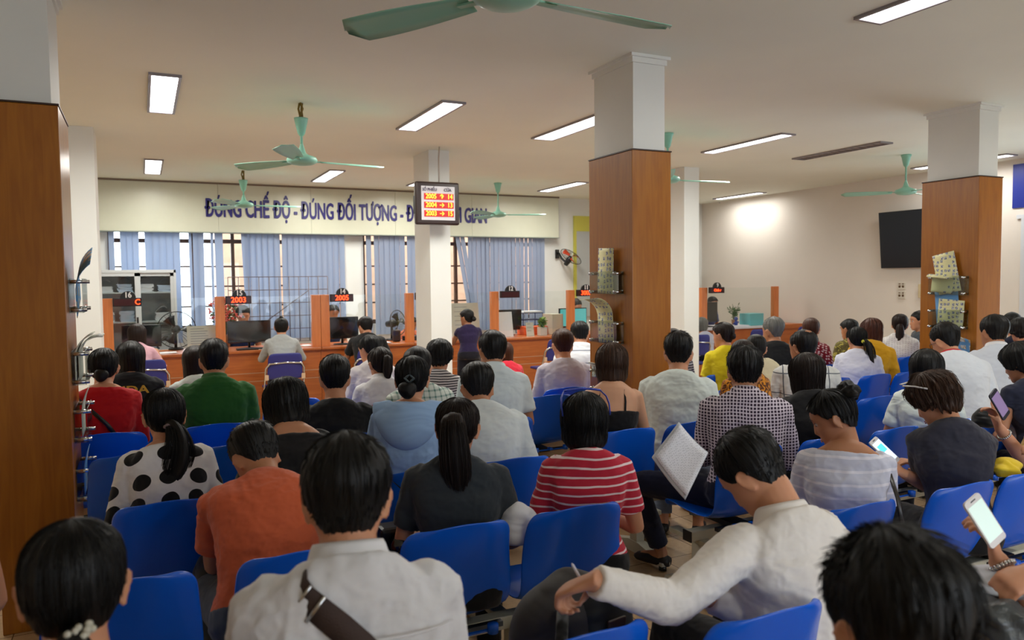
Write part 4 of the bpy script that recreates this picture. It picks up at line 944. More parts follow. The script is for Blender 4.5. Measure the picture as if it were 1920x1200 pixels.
def limb(mb, pts, rad, n=14, sub=5):
    P = [np.array(p, float) for p in pts]; out = []; rr = []
    for i in range(len(P)-1):
        for j in range(sub):
            u = j/sub; p0, p1, p2, p3 = P[max(i-1, 0)], P[i], P[i+1], P[min(i+2, len(P)-1)]
            cr = .5*((2*p1)+(-p0+p2)*u+(2*p0-5*p1+4*p2-p3)*u*u+(-p0+3*p1-3*p2+p3)*u**3); out.append(p1+(p2-p1)*u if False else .75*(p1+(p2-p1)*u)+.25*cr); rr.append(rad[i]+(rad[i+1]-rad[i])*u)
    out.append(P[-1]); rr.append(rad[-1]); mb.tube([tuple(p) for p in out], rr, n)
def ik(a, b, l1, l2, hint):
    a, b, hint = map(lambda v: np.array(v, float), (a, b, hint)); d = b-a; L = np.linalg.norm(d)
    if L > (l1+l2)*.985: b = a+d/L*(l1+l2)*.985; d = b-a; L = np.linalg.norm(d)
    x = (l1*l1-l2*l2+L*L)/(2*L); h = math.sqrt(max(l1*l1-x*x, 1e-6)); e = d/L; q = hint-e*(hint@e); q /= np.linalg.norm(q)+1e-9
    return a+e*x+q*h, b

def person(nm, u, v, z=None, **kw):
    if kw.get('cy') is not None:
        o = None
        for _ in range(3): o = _person(nm, u, v, z, _off=o, **dict(kw, probe=True))
        kw['_off'] = o
    return _person(nm, u, v, z, **kw)
def _person(nm, u, v, z=None, D=None, Y=None, label='', yaw=0, lean=12, hp=8, hy=0, hr=0, tall=1., w=1., fem=False, sk=0, style='short', hc=0, top=None, slv='short', bottom=None, neck=.0,
           arms='lap', la=None, ra=None, vox=.009, strands=0, messy=0, tail=None, bun=None, length=None, collar=None, face=False, group=None, standing=False, vol=1., side=0., legs='sit', hs=1., spiky=0, lh=None, rh=None, seatz=.44, open_neck=0., strap=None, bodyonly=False, wr=None, skirt=False, hemx=0., bare=False, knee=0., eh=None, shoes=(20, 20, 22), footback=0., low=None, disp=.010, cy=None, _off=None, probe=False):
    """u,v = pixel of the top of the head, z its height (or D distance / Y depth)"""
    if cy is not None: p = np.array(atY(u, v, cy+.20+(.12 if _off is None else _off)))
    else: p = np.array(atZ(u, v, z)) if z is not None and D is None and Y is None else (atD(u, v, D) if D else atY(u, v, Y))
    yw = R_(yaw); fwd = np.array((-math.sin(yw), math.cos(yw), 0)); k = tall*(.95 if fem else 1.)
    hp_, hy_, hr_ = R_(hp), R_(hy), R_(hr); hk = .965*k**.3*hs if fem else 1.0*k**.3*hs
    # head matrix in local coordinates (local +Y is where the chest faces)
    RH = (Matrix.Rotation(hy_, 4, 'Z') @ Matrix.Rotation(-hp_, 4, 'X') @ Matrix.Rotation(hr_, 4, 'Y'))
    topl = np.array(RH @ Vector((0, -.012*hk, .118*hk))); toph = max(topl[2], .112*hk)   # crown above head centre
    hair_th = STY[style]['th']*vol*.8
    hc_w = p-np.array((0, 0, toph+hair_th)); lat = topl[0]*.6, topl[1]*.6
    # neck and shoulders below the head
    le = R_(lean); nk = np.array(RH @ Vector((0, -.018, -.07)))*hk
    c7 = nk+np.array((0, -.025-.03*math.sin(le)-.025*math.sin(hp_), -.048*(1-.25*math.sin(hp_))-neck))*hk   # relative to head centre, local
    root_z = 0; Lz = (hc_w[2]+c7[2])-(seatz+.09 if not standing else .93*k)
    T = .49*k
    # leaning chain: integrate
    def chain(T):
        y = x = zz = 0; P = [(0, 0, 0)]; n = 10
        for i in range(n):
            a = le*(.45+.95*(i+.5)/n); y += math.sin(a)*T/n; zz += math.cos(a)*T/n; P.append((side*zz, y, zz))
        return P
    ch = chain(1.); T = max(.36, min(.62, Lz/ch[-1][2])); ch = np.array(chain(T))
    hipz = hc_w[2]+c7[2]-ch[-1][2]
    hip_l = np.array((0, 0, hipz)); C7 = hip_l+ch[-1]; HC = C7-c7
    Rw = Matrix.Rotation(yw, 4, 'Z'); off = np.array(Rw @ Vector(HC+np.array((lat[0], lat[1], 0))))
    base = np.array((p[0]-off[0], p[1]-off[1], 0))
    if probe: return off[1]
    print('PERSON %s base(%.2f,%.2f) T=%.2f hipz=%.2f head(%.2f,%.2f,%.2f)' % (nm, base[0], base[1], T, hipz, p[0], p[1], p[2]))
    root = thing('person', tuple(base), label, 'person', rz=yw, group=group)
    W = w*(.90 if fem else 1.)*k; inv = Rw.inverted()
    def loc(pw): return np.array(inv @ (Vector(pw)-Vector(base)))
    # frames along the spine
    def at(s):     # s 0 hip..1 C7
        f = s*10; i = int(min(max(f, 0), 9.999)); q = hip_l+ch[i]+(ch[i+1]-ch[i])*(f-i); d = ch[i+1]-ch[i]; return q, d/np.linalg.norm(d)
    bust = .010 if fem else 0; wst = .80 if fem else .92
    sta = [(-.12, .150, .105, .0), (-.02, .172, .118, .0), (.10, .168, .115, .01), (.28, .150*(wst+.04), .100, .012), (.42, .148*wst+.012, .096, .012), (.56, .158, .104+bust, .014), (.70, .170, .108+bust, .014), (.80, .178, .100, .010), (.865, .176, .090, .004), (.915, .158, .080, 0), (.95, .134, .073, 0), (.98, .104, .067, .004), (1.01, .076, .060, .01)]
    def torso(mb, inf=0., s0=-.2, s1=2., cone=None):
        pts, ra_, rb = [], [], []
        for s, a, b, f in sta:
            if s < s0 or s > s1: continue
            q, d = at(s); pts.append(q+np.array((0, f, 0))); ra_.append(a*W+inf); rb.append(b*(W*.6+.4*k)+inf)
        n = 26; V = []; m = len(pts)
        for i in range(m):
            d = pts[min(i+1, m-1)]-pts[max(i-1, 0)]; d /= np.linalg.norm(d); X = np.array((1, 0, 0.))-d*d[0]; X /= np.linalg.norm(X); Yv = np.cross(d, X)
            for j in range(n):
                t = 2*math.pi*j/n; c, s_ = math.cos(t), math.sin(t); e = 2.35; q = (abs(c)**e+abs(s_)**e)**(-1/e); V.append(pts[i]+X*ra_[i]*c*q+Yv*rb[i]*s_*q)
        mb.add(V, [(i*n+j, i*n+(j+1) % n, (i+1)*n+(j+1) % n, (i+1)*n+j) for i in range(m-1) for j in range(n)]+[tuple(range(n-1, -1, -1)), tuple((m-1)*n+j for j in range(n))])
        return pts
    qs, ds = at(.895); arms_ = {}
    for sd, tgt, hh in ((-1, la, lh), (1, ra, rh)):
        sh = qs+np.array((sd*.156*W, .012, -.016))
        if tgt is None:
            if arms == 'lap': tgt_l = np.array((sd*.09*k, .27*k+ch[-1][1]*.35, hipz+.13)); hint = np.array((sd*.55, -.55, -.7))
            elif arms == 'phone': tgt_l = np.array((sd*.05*k, .27*k+ch[-1][1]*.7, hipz+.26)); hint = np.array((sd*.5, -.35, -.8))
            elif arms == 'desk': tgt_l = np.array((sd*.16, .36+ch[-1][1]*.5, ZT+.05)); hint = np.array((sd*.40, -.2, -.8))
            elif arms == 'down': tgt_l = sh+np.array((sd*.05, .02, -.50*k)); hint = np.array((sd*.3, -.8, 0))
            elif arms == 'head': tgt_l = HC+np.array((sd*.09, .03, -.03)); hint = np.array((sd*.8, .3, -.6))
        else: tgt_l = loc(tgt); hint = np.array((sd*.6, -.3, -.8))
        if eh and eh.get(sd): hint = np.array(inv.to_3x3() @ Vector(eh[sd]))
        el, wr_ = ik(sh, tgt_l, .275*k, .245*k, hint); arms_[sd] = (sh, el, wr_, hh)
    rb_ = MB(); torso(rb_)
    qn, dn = at(.93); neckr = (.050 if fem else .057)*k
    limb(rb_, [qn, C7+np.array((0, .012, .0)), HC+np.array(RH @ Vector((0, -.015, -.055)))*hk, HC+np.array(RH @ Vector((0, -.01, -.02)))*hk], [neckr*1.35, neckr*1.10, neckr*.96, neckr*.9], 18)
    MH = Matrix.Translation(Vector(HC)) @ RH @ Matrix.Scale(hk, 4); head_mb(rb_, MH, fem)
    for sd, (sh, el, wr_, hh) in arms_.items():
        a_ = .92 if fem else 1.05; g = k*a_
        limb(rb_, [sh+np.array((-sd*.03, 0, -.004)), sh, sh+(el-sh)*.45, el, el+(wr_-el)*.35, wr_], [.050*g, .051*g, .044*g, .037*g, .037*g, .025*g])
        d = (wr_-el)/np.linalg.norm(wr_-el); hp2 = hh or {}
        dd = hp2.get('d'); dd = np.array(inv.to_3x3() @ Vector(dd)) if dd is not None else d+np.array((-sd*.15, .2, -.1))
        nn = hp2.get('n'); nn = np.array(inv.to_3x3() @ Vector(nn)) if nn is not None else np.array((sd*.3, -.1, 1.))
        hand(rb_, wr_, dd, nn, hp2.get('side', -sd), hp2.get('curl', .55), k*(.92 if fem else 1.), thumb=hp2.get('thumb', .5), fing=hp2.get('fing'))
    # legs
    LG = {}
    for sd in (-1, 1):
        hj = hip_l+np.array((sd*.085*W, .03, -.01))
        if standing: kn = np.array((sd*.09, .05, .49*k)); an = np.array((sd*.10, .0, .085)); ft = np.array((sd*.12, .12, .03))
        else:
            kn = hip_l+np.array((sd*(.12+knee)*k, .43*k, .0)); kn[2] = seatz+.06; an = np.array((sd*(.11+knee), kn[1]+.02-footback, .085)); ft = an+np.array((sd*.01, .13, -.05))
        if low is not None and sd in low: kn, an = loc(low[sd][0]), loc(low[sd][1]); fd = low[sd][2] if len(low[sd]) > 2 else (0, .13, 0); ft = an+np.array(inv.to_3x3() @ Vector(fd))+np.array((0, 0, -.05))
        LG[sd] = (hj, kn, an, ft)
        limb(rb_, [hj, hj+(kn-hj)*.5, kn, kn+(an-kn)*.35, an], [.085*k, .074*k, .054*k, .052*k, .034*k]); limb(rb_, [an, an+np.array((0, 0, -.02)), ft], [.034*k, .036*k, .028*k], 12, 3)
    body = skinned(rb_, 'body', skin(sk), root, vox, 2)
    # clothing
    if top is not None:
        tb = MB(); inf = .011
        if bare: torso(tb, inf, -.2, .72)
        else: torso(tb, inf, -.2, 1.02-open_neck)
        if not bare and slv:
            for sd, (sh, el, wr_, hh) in arms_.items():
                g = k*(.92 if fem else 1.05)
                if slv == 'short': e1 = sh+(el-sh)*.72; limb(tb, [sh+np.array((-sd*.03, 0, -.004)), sh, sh+(el-sh)*.4, e1], [.060*g, .062*g, .061*g, .062*g])
                elif slv == 'cap': e1 = sh+(el-sh)*.35; limb(tb, [sh+np.array((-sd*.03, 0, -.004)), sh, e1], [.058*g, .060*g, .058*g])
                elif slv == 'elbow': e1 = sh+(el-sh)*1.0; limb(tb, [sh+np.array((-sd*.03, 0, -.004)), sh, sh+(el-sh)*.5, e1], [.060*g, .062*g, .058*g, .056*g])
                else: limb(tb, [sh+np.array((-sd*.03, 0, -.004)), sh, sh+(el-sh)*.45, el, el+(wr_-el)*.4, wr_-(wr_-el)*.02], [.061*g, .062*g, .056*g, .050*g, .047*g, .038*g])
        skinned(tb, 'shirt' if not fem else 'blouse', top, root, vox, int(6*(.009/vox)**2)+3, disp=disp*1.2)
    if collar:
        cm = collar; q1, d1 = at(.955); X = np.array((1., 0, 0)); dC = np.array((0, .30+math.sin(le)*.8, 1.)); dC /= np.linalg.norm(dC); Yv = np.cross(dC, X); G = []; c0 = C7+np.array((0, .018, .006))
        for r, h in ((.088, -.038), (.080, -.012), (.070, .022), (.066, .030), (.061, .026), (.060, .0), (.064, -.03)):
            G.append([tuple(c0+X*r*k*math.cos(t)*1.06+Yv*r*k*math.sin(t)*.96+dC*(h*k*(1-.55*max(0, math.sin(t)))) ) for t in np.linspace(.5*math.pi+.12, 2.5*math.pi-.12, 40)])
        MB().grid(G).obj('collar', cm, root, solid=.003)
    if bottom is not None:
        bb = MB(); torso(bb, .015, -.2, .12)
        for sd, (hj, kn, an, ft) in LG.items():
            if legs == 'shorts': e = hj+(kn-hj)*.92; limb(bb, [hj, hj+(kn-hj)*.5, e], [.098*k, .090*k, .084*k])
            else: limb(bb, [hj, hj+(kn-hj)*.5, kn, kn+(an-kn)*.5, an+(kn-an)*.10], [.096*k, .086*k, .068*k, .062*k, .056*k])
        skinned(bb, 'trousers' if legs != 'shorts' else 'shorts', bottom, root, max(vox, .008), 3, disp=.008)
    if not bodyonly:
        for sd, (hj, kn, an, ft) in LG.items():
            fd = (ft-an); fd[2] = 0; fd /= np.linalg.norm(fd)+1e-9; sb = MB(); q = an+np.array((0, 0, -.045)); sb.tube([tuple(q-fd*.05), tuple(q-fd*.02), tuple(q+fd*.07), tuple(q+fd*.15+np.array((0, 0, -.008))), tuple(q+fd*.175+np.array((0, 0, -.012)))], [.03, .038, .044, .036, .014], 14, ry=[.028, .036, .034, .024, .010], up=(0, 0, 1)); sb.obj('shoe', mat('shoe_%d_%d_%d' % shoes, shoes, .5), root)
    if style == 'bald':
        e = MB(); e.ell((0, -.038, .088), (.050, .056, .030)); e.v = [tuple(MH @ Vector(q)) for q in e.v]; e.obj('bald_patch', skin(sk), root)
    if style: 
        h = hair(root, MH, style, hairmat(hc), seed=sum(map(ord, nm)), vol=vol, strands=strands, messy=messy, tail=tail, bun=bun, length=length, spiky=spiky, fem=fem, hemx=hemx)
    if face:
        for sd in (-1, 1):
            e = MB(); e.ell(head_pt(sd*.36, .002)+np.array((0, -.0085, 0)), (.0125, .0125, .0115)); e.v = [tuple(MH @ Vector(q)) for q in e.v]; eo = e.obj('eye', mat('eye_white', (200, 190, 184), .3), root)
            e = MB(); e.ell(head_pt(sd*.36, -.001)+np.array((0, .0015, -.001)), (.0062, .003, .0055)); e.v = [tuple(MH @ Vector(q)) for q in e.v]; e.obj('iris', mat('iris', (20, 12, 10), .2), eo)
            e = MB(); e.tube([MH @ Vector(head_pt(sd*t, z_)+np.array((0, .0016, 0))) for t, z_ in ((.22, .003), (.32, .0075), (.42, .008), (.50, .004))], .0012, 6); e.obj('eyelid_line', mat('lash', (24, 16, 14), .6), root)
            e = MB(); e.tube([MH @ Vector(head_pt(sd*t, z_)+np.array((0, .001, 0))) for t, z_ in ((.18, .023), (.32, .028), (.46, .029), (.60, .023))], [.0018, .0032, .003, .0012], 6, ry=[.001, .0018, .0016, .0008]); e.obj('eyebrow', MATS['lash'], root)
        e = MB()
        for z_, r in ((-.0695, .0028), (-.0775, .0034)): e.tube([MH @ Vector(head_pt(t, z_)+np.array((0, .0006, 0))) for t in (-.30, -.15, 0, .15, .30)], [.001, r, r, r, .001], 8, ry=[.001, r, r*1.0, r, .001])
        e.obj('lips', mat('lips', (168, 96, 84), .45), root)
    root_info = dict(root=root, MH=MH, HC=HC, C7=C7, at=at, W=W, k=k, arms=arms_, base=base, Rw=Rw, hipz=hipz, legs=LG)
    return root_info
def worn(o, info, label, cat):
    o.location = tuple(info['base']); o.rotation_euler = info['root'].rotation_euler; return tag(o, label, cat)
def w2(info, p): return tuple(Matrix.Translation(Vector(info['base'])) @ info['Rw'] @ Vector(p))
def strapband(info, pts, width, m, name='strap', thick=.003, inf=.018, part=True):
    """band lying on the torso: pts = [(s along spine, angle deg, extra radius)]"""
    G = []; sta = [(0, .172, .118), (.28, .14, .10), (.42, .14, .096), (.56, .158, .106), (.70, .170, .108), (.80, .178, .100), (.865, .176, .090), (.915, .158, .080), (.95, .134, .073), (.98, .104, .067), (1.01, .076, .06)]
    W, k = info['W'], info['k']; A = np.array(sta); C = []
    for s, an, ex in pts:
        q, d = info['at'](s); a = np.interp(s, A[:, 0], A[:, 1])*W+inf+ex; b = np.interp(s, A[:, 0], A[:, 2])*(W*.6+.4*k)+inf+ex
        X = np.array((1, 0, 0.))-d*d[0]; X /= np.linalg.norm(X); Yv = np.cross(d, X); t = R_(an); c, s_ = math.cos(t), math.sin(t); e = 2.35; qq = (abs(c)**e+abs(s_)**e)**(-1/e)
        C.append((q+X*a*c*qq+Yv*b*s_*qq+np.array((0, .01, 0)), X*c+Yv*s_))
    for i, (c, n) in enumerate(C):
        d = C[min(i+1, len(C)-1)][0]-C[max(i-1, 0)][0]; d /= np.linalg.norm(d); l = np.cross(d, n); l /= np.linalg.norm(l); G.append([tuple(c+l*width*t) for t in (-.5, 0, .5)])
    return MB().grid(G).obj(name, m, info['root'], solid=thick, off=0)
# ------------------------------------------------------------------ everybody in the room
def rayang(u): return math.degrees(YAW+math.atan((u-960)/FPX))
def P(nm, u, v, z=None, hv=None, bv=None, **kw):
    ra = rayang(u); yaw = kw.pop('yaw', None)
    if yaw is None: yaw = (bv-ra) if bv is not None else 0
    hy = (hv-ra-yaw) if hv is not None else kw.pop('hy', 0)
    kw.pop('hy', None)
    return person(nm, u, v, z, yaw=yaw, hy=hy, **kw)
TEE = cloth
C_white = cloth('white_shirt', (222, 222, 226), wr=.5); C_white2 = cloth('white_tee', (216, 226, 222), wr=.5); C_black = cloth('black_tee', (24, 25, 27)); C_jean = cloth('dark_trousers', (26, 28, 36)); C_grayt = cloth('grey_trousers', (66, 76, 86)); C_blackt = cloth('black_trousers', (16, 16, 18)); C_navyt = cloth('navy_trousers', (22, 26, 48))
def pony(z0=-.02, L=.3, r=.035, dy=-.11, x=0, side=0., fl=.7, out=.04):   # tail hanging from the back of the head
    return dict(path=[(x, dy+.025, z0), (x+side*.2, dy-out*.6, z0-.005), (x+side*.5, dy-out*.7, z0-.06), (x+side*.8, dy-out*.35, z0-L*.6), (x+side, dy-out*.1, z0-L)], rad=[r*.45, r*.75, r, r*1.05, r*.18], flat=fl)

# --- nearest row
i1 = P('front_left', 133, 966, 1.265, hv=-4, bv=4, fem=True, style='tied', lean=8, hp=4, strands=500, vox=.006, tail=pony(-.055, .26, .03, -.10, side=.03), top=cloth('dark_blouse', (40, 34, 38)), bottom=C_blackt, label='woman with low ponytail and beaded hair clip, cut by the bottom left corner', slv='cap', open_neck=.05, face=False)
M_pearl = mat('pearl_beads', (190, 186, 170), .25); cl = MB(); rd = random.Random(4)
for k in range(26):
    a = rd.uniform(-1, 1); q = i1['MH'] @ Vector((a*.034, -.112-.012*(1-a*a)+rd.uniform(-.006, .004), -.050+rd.uniform(-.012, .012)-a*-.01)); cl.ell(tuple(q), (.0058,)*3, n=8, m=6)
cl.obj('hair_clip', M_pearl, i1['root'])
i2 = P('white_strap_man', 648, 812, None, hv=0, bv=2, style='short', lean=6, hp=6, vox=.0055, top=C_white, slv='elbow', collar=cloth('white_collar', (226, 226, 230), wr=.2), bottom=C_jean, w=1.06, vol=1.05, D=1.56, label='man in white shirt with wide brown strap across his back, facing the counter', strands=700, spiky=0.2, disp=.012)
M_strap = mat('brown_webbing', (62, 46, 42), .7, bump=.3, bscale=300)
strapband(i2, [(.985, -138, -.004), (.96, -127, .001), (.93, -117, .003), (.89, -106, .003), (.84, -96, .003), (.78, -86, .003), (.68, -72, .003), (.52, -52, .002), (.35, -34, .0)], .052, M_strap, 'bag_strap')
strapband(i2, [(.79, a_, .0035) for a_ in range(-158, -20, 12)], .004, MATS['white_collar'], 'yoke_seam', .002)
bk = strapband(i2, [(.936, -119.5, .006), (.931, -118, .006)], .058, M_chrome, 'buckle_bar', .005); strapband(i2, [(.902, -109.5, .006), (.897, -108, .006)], .058, M_chrome, 'buckle_bar', .005)
i3 = P('writing_man', 1385, 806, 1.27, hv=60, bv=40, style='short', hr=-4, strands=1000, spiky=.35, vox=.0055, top=cloth('cream_white_shirt', (226, 220, 214), wr=.55), slv='long', collar=cloth('cream_collar', (228, 222, 216), wr=.2), bottom=C_blackt, face=True, sk=0, lh=dict(d=(-.35, .55, -.35), n=(-.2, .2, 1), curl=1.1, thumb=1., side=1), rh=dict(d=(-.7, .5, -.1), n=(0, .2, 1), curl=.8), label='man in long-sleeved white shirt bent over, writing with a pen', vol=.95, tall=1.07, neck=0.03, eh={-1: (.05, -.25, -1.), 1: (.3, -.3, -1.)}, cy=1.33, lean=12, hp=46, la=tuple(atD(1112, 1088, 1.86)), side=0, ra=tuple(atD(1330, 1120, 2.15)))
i4 = P('corner_head', 1672, 996, None, hv=35, bv=30, style='short', lean=14, hp=16, strands=1300, spiky=.8, vox=.006, top=cloth('dark_shirt_b', (30, 30, 34)), bottom=C_jean, face=True, vol=1.25, messy=.3, D=1.06, label='dark-haired man whose large head fills the bottom right corner')
# --- second left row
i27 = P('long_pony', 857, 742, 1.255, hv=-8, bv=-2, fem=True, style='tied', lean=10, hp=6, strands=700, vox=.006, hc=5, vol=1.15, tail=dict(path=[(0, -.085, .055), (.0, -.135, .045), (.006, -.145, -.03), (.012, -.135, -.13), (.02, -.125, -.22), (.03, -.13, -.31)], rad=[.022, .040, .052, .055, .044, .008], flat=.55), top=cloth('slate_tee', (44, 50, 56)), bottom=C_blackt, slv='short', arms='lap', w=1.08, cy=2.36, label='woman in dark slate T-shirt with long brown ponytail', messy=.25)
i28 = P('red_stripe', 1095, 733, 1.26, hv=12, bv=8, fem=True, style='bob', hp=8, strands=700, vox=.006, top=cloth('red_stripes', (190, 40, 62), 'stripes', (236, 214, 216), 30, thick=.22, wr=.3), bottom=C_blackt, slv='short', vol=.9, hemx=.022, label='woman in red and white striped T-shirt with glasses pushed onto her bob', arms='lap', w=1.0, sk=0, lean=5, cy=2.34, disp=.008)
gl = MB()
for s in (-1, 1): gl.tube([tuple(i28['MH'] @ Vector(p)) for p in ((s*.078, .020, .138), (s*.097, -.01, .112), (s*.102, -.035, .080), (s*.100, -.05, .035))], .0034, 8)
gl.tube([tuple(i28['MH'] @ Vector((x, .020, .146-.9*x*x*1.4))) for x in np.linspace(-.078, .078, 9)], .0045, 8)
worn(gl.obj('glasses_on_head', mat('blue_frame', (36, 60, 170), .3)), i28, 'blue-rimmed glasses resting on top of the bobbed hair', 'glasses')
# --- third left row
i6 = P('polka', 306, 724, 1.255, hv=8, bv=4, fem=True, style='tied', lean=8, hp=6, strands=800, vox=.006, hc=0, vol=1.15, tail=dict(path=[(.0, -.085, -.035), (.02, -.115, -.04), (.035, -.125, -.10), (.03, -.12, -.17), (.01, -.115, -.24), (.0, -.11, -.29)], rad=[.018, .030, .046, .062, .058, .02], flat=.5), top=cloth('polka_dots', (224, 222, 222), 'dots', (18, 18, 20), 9.2, thick=.31, wr=.4, a=.22), bottom=C_blackt, slv='long', cy=3.15, label='woman in white blouse with big black polka dots and low ponytail', w=.98, open_neck=.02)
worn(MB().ell(tuple(i6['MH'] @ Vector((.01, -.108, -.04))), (.030, .018, .014)).obj('hair_tie', mat('mauve_scrunchie', (128, 110, 116), .8), None), i6, 'mauve scrunchie holding the polka-dot woman\'s ponytail', 'hair tie')
i5 = P('orange', 468, 792, None, D=3.25, hv=24, bv=2, style='shorthi', lean=40, hp=48, strands=600, spiky=.5, vox=.006, top=cloth('orange_polo', (204, 96, 58), wr=.5), slv='short', collar=cloth('orange_collar', (202, 92, 54), wr=.2), bottom=C_grayt, legs='sit', cy=2.4, label='man in orange polo shirt hunched forward with elbows on his knees', w=1.08, seatz=.44, sk=1, la=None, ra=None, arms='phone', knee=.08, side=.0, disp=.014)
i20 = P('blue_hood', 772, 664, 1.265, hv=-6, bv=-8, fem=True, style='tied', lean=14, hp=10, strands=450, vox=.007, vol=1.25, bun=dict(c=(-.012, -.108, -.052), r=(.046, .036, .044)), top=cloth('light_blue_hoodie', (150, 184, 226), wr=.6), slv='long', bottom=C_jean, cy=3.15, label='woman in light blue hooded top with hair rolled into a low bun', w=1.06, open_neck=.02)
G = []
for j in range(13):
    a = R_(180+180*j/12); q0, d0 = i20['at'](.97); row = []
    for i in range(7):
        t = i/6; r = .085+.085*math.sin(t*2.3); row.append((q0[0]+r*math.cos(a)*1.05, q0[1]+r*math.sin(a)*.95-.025-.10*t*0, q0[2]+.045-.20*t*max(0., -math.sin(a))**.8-.02*t))
    G.append(row)
MB().grid(G).obj('hood', MATS['light_blue_hoodie'], i20['root'], solid=.012, sub=1)
cw = MB()
for s in (-1, 1):
    for t in (-.5, .3): cw.ell(tuple(i20['MH'] @ Vector((s*.014, -.128, .004+t*.018))), (.017, .003, .005), (Matrix.Rotation(s*(.7 if t > 0 else -.7), 4, 'Y')))
worn(cw.obj('hair_bow', mat('grey_bow', (66, 78, 84), .35), None), i20, 'dark satin bow pinned above the low bun', 'hair accessory')
i26 = P('white_lean', 893, 680, 1.235, hv=12, bv=6, style='shorthi', lean=32, hp=20, strands=300, vox=.008, sk=1, top=cloth('white_knit', (206, 214, 216), wr=.45), slv='elbow', bottom=C_jean, w=1.12, cy=3.15, label='man in plain white shirt leaning forward, seen from behind')
# --- fourth left row
P('black_bob', 532, 708, None, Y=3.95, hv=14, bv=4, fem=True, style='bob', lean=26, hp=30, strands=500, vox=.007, vol=1.15, messy=.3, top=cloth('black_ruffle', (26, 26, 28)), bottom=C_jean, label='woman with puffy black bob bending her bare neck, in a black top', cy=3.15, open_neck=.10)
i17 = P('plain_black', 627, 666, 1.27, hv=0, bv=-2, style='shorthi', lean=8, hp=10, strands=500, spiky=.3, vox=.007, top=C_black, bottom=C_jean, slv='short', vol=1.15, neck=.02, w=1.05, cy=4.11, label='man in plain black T-shirt with thin neck chain')
rn = [tuple(i17['C7']+np.array((.072*math.cos(t), .02+.068*math.sin(t), .010+.02*math.sin(t)))) for t in np.linspace(0, 2*math.pi, 25)]; MB().tube(rn, .0018, 6).obj('necklace', M_steel, i17['root'])
P('plaid_back', 782, 650, None, Y=4.5, hv=0, style='short', lean=14, hp=8, vox=.010, top=cloth('green_plaid', (206, 214, 206), 'check', (92, 130, 120), 28, thick=.28, a=2), bottom=C_jean, cy=4.11, label='person in pale green plaid shirt hidden behind the light blue hood')
i24 = P('white_collar_man', 922, 620, 1.32, hv=18, bv=0, style='short', lean=12, hp=10, strands=200, vox=.009, sk=1, top=cloth('pale_blue_shirt', (206, 218, 222), wr=.5), slv='short', collar=cloth('pale_collar', (208, 220, 224), wr=.2), bottom=C_jean, w=1.05, cy=4.11, label='man in pale blue-white shirt near the middle, head turned slightly left')
# --- fifth left row
i7 = P('red_woman', 193, 650, 1.275, hv=-8, bv=-2, fem=True, style='tied', lean=6, hp=6, strands=300, vox=.008, bun=dict(c=(0, -.105, -.045), r=(.040, .028, .040)), top=cloth('red_top', (182, 16, 22)), slv='long', bottom=C_jean, w=1.1, cy=4.76, label='woman in red top with thin black strap, beside the left pillar', open_neck=.03, vol=1.1)
strapband(i7, [(.93, -142, .007), (.88, -130, .007), (.78, -112, .007), (.6, -85, .007), (.4, -60, .007)], .022, M_black, 'bag_strap')
i10 = P('green_man', 400, 636, 1.30, hv=0, bv=-2, style='shorthi', lean=6, hp=6, strands=300, spiky=.3, vox=.008, sk=1, top=cloth('green_polo', (38, 92, 36)), slv='short', collar=cloth('green_collar', (36, 88, 34)), bottom=C_grayt, w=1.12, cy=4.76, label='man in green polo shirt seen squarely from behind')
iwl = P('white_letters', 712, 648, 1.25, hv=26, bv=4, fem=True, style='tied', lean=8, hp=6, strands=150, vox=.009, hc=5, vol=1.1, tail=pony(.045, .17, .032, -.10, out=.03), top=C_white, slv='short', bottom=C_jean, collar=MATS['white_collar'], cy=4.76, label='woman in white T-shirt with black letters and ponytail')
P('striped_short_hair', 824, 634, 1.255, hv=-16, bv=-8, fem=True, style='bobshort', lean=10, hp=8, vox=.009, strands=150, messy=.6, hemx=.02, top=cloth('thin_black_stripes', (206, 202, 204), 'stripes', (48, 46, 54), 60, thick=.42), slv='short', bottom=C_jean, cy=4.76, label='woman with short black hair in thin black-striped top')
i29 = P('redbrown_short', 1054, 617, 1.275, hv=14, bv=10, style='shorthi', lean=14, hp=10, strands=200, vox=.009, hc=2, neck=.015, top=cloth('light_grey_shirt', (190, 184, 194), wr=.4), slv='elbow', bottom=C_jean, label='person with short reddish-brown hair in a light grey shirt', cy=5.04, w=1.02)
# --- sixth left row and counter visitors
i8 = P('honda_person', 244, 638, None, Y=5.95, hv=0, bv=-4, fem=True, style='long', lean=6, hp=4, vox=.010, strands=100, top=cloth('black_racing_top', (18, 20, 26)), slv='short', bottom=C_jean, length=.14, w=1.15, cy=5.55, label='long-haired person in black top with yellow HONDA lettering')
P('white_beside_green', 366, 646, None, Y=6.05, hv=0, fem=True, style='long', lean=8, hp=6, vox=.010, hc=1, length=.16, top=C_white2, bottom=C_jean, cy=5.55, label='long-haired woman in white half hidden by the green polo')
P('profile_white', 690, 626, None, Y=5.75, hv=48, bv=10, fem=True, style='tied', lean=14, hp=14, vox=.009, strands=100, vol=1.2, top=cloth('soft_white_knit', (212, 206, 206), wr=.5), slv='long', bottom=C_jean, bun=dict(c=(0, -.10, -.05), r=(.03, .02, .03)), face=True, cy=5.55, label='woman in white knit top turning her face to the left')
P('pink_shirt', 256, 606, None, Y=8.75, hv=-14, bv=-10, fem=True, style='long', lean=22, hp=2, vox=.011, hc=1, length=.06, top=cloth('pink_shirt', (226, 178, 192)), slv='elbow', bottom=C_jean, arms='desk', la=None, seatz=.45, face=True, cy=8.7, label='woman in pink shirt leaning on the counter at window 16')
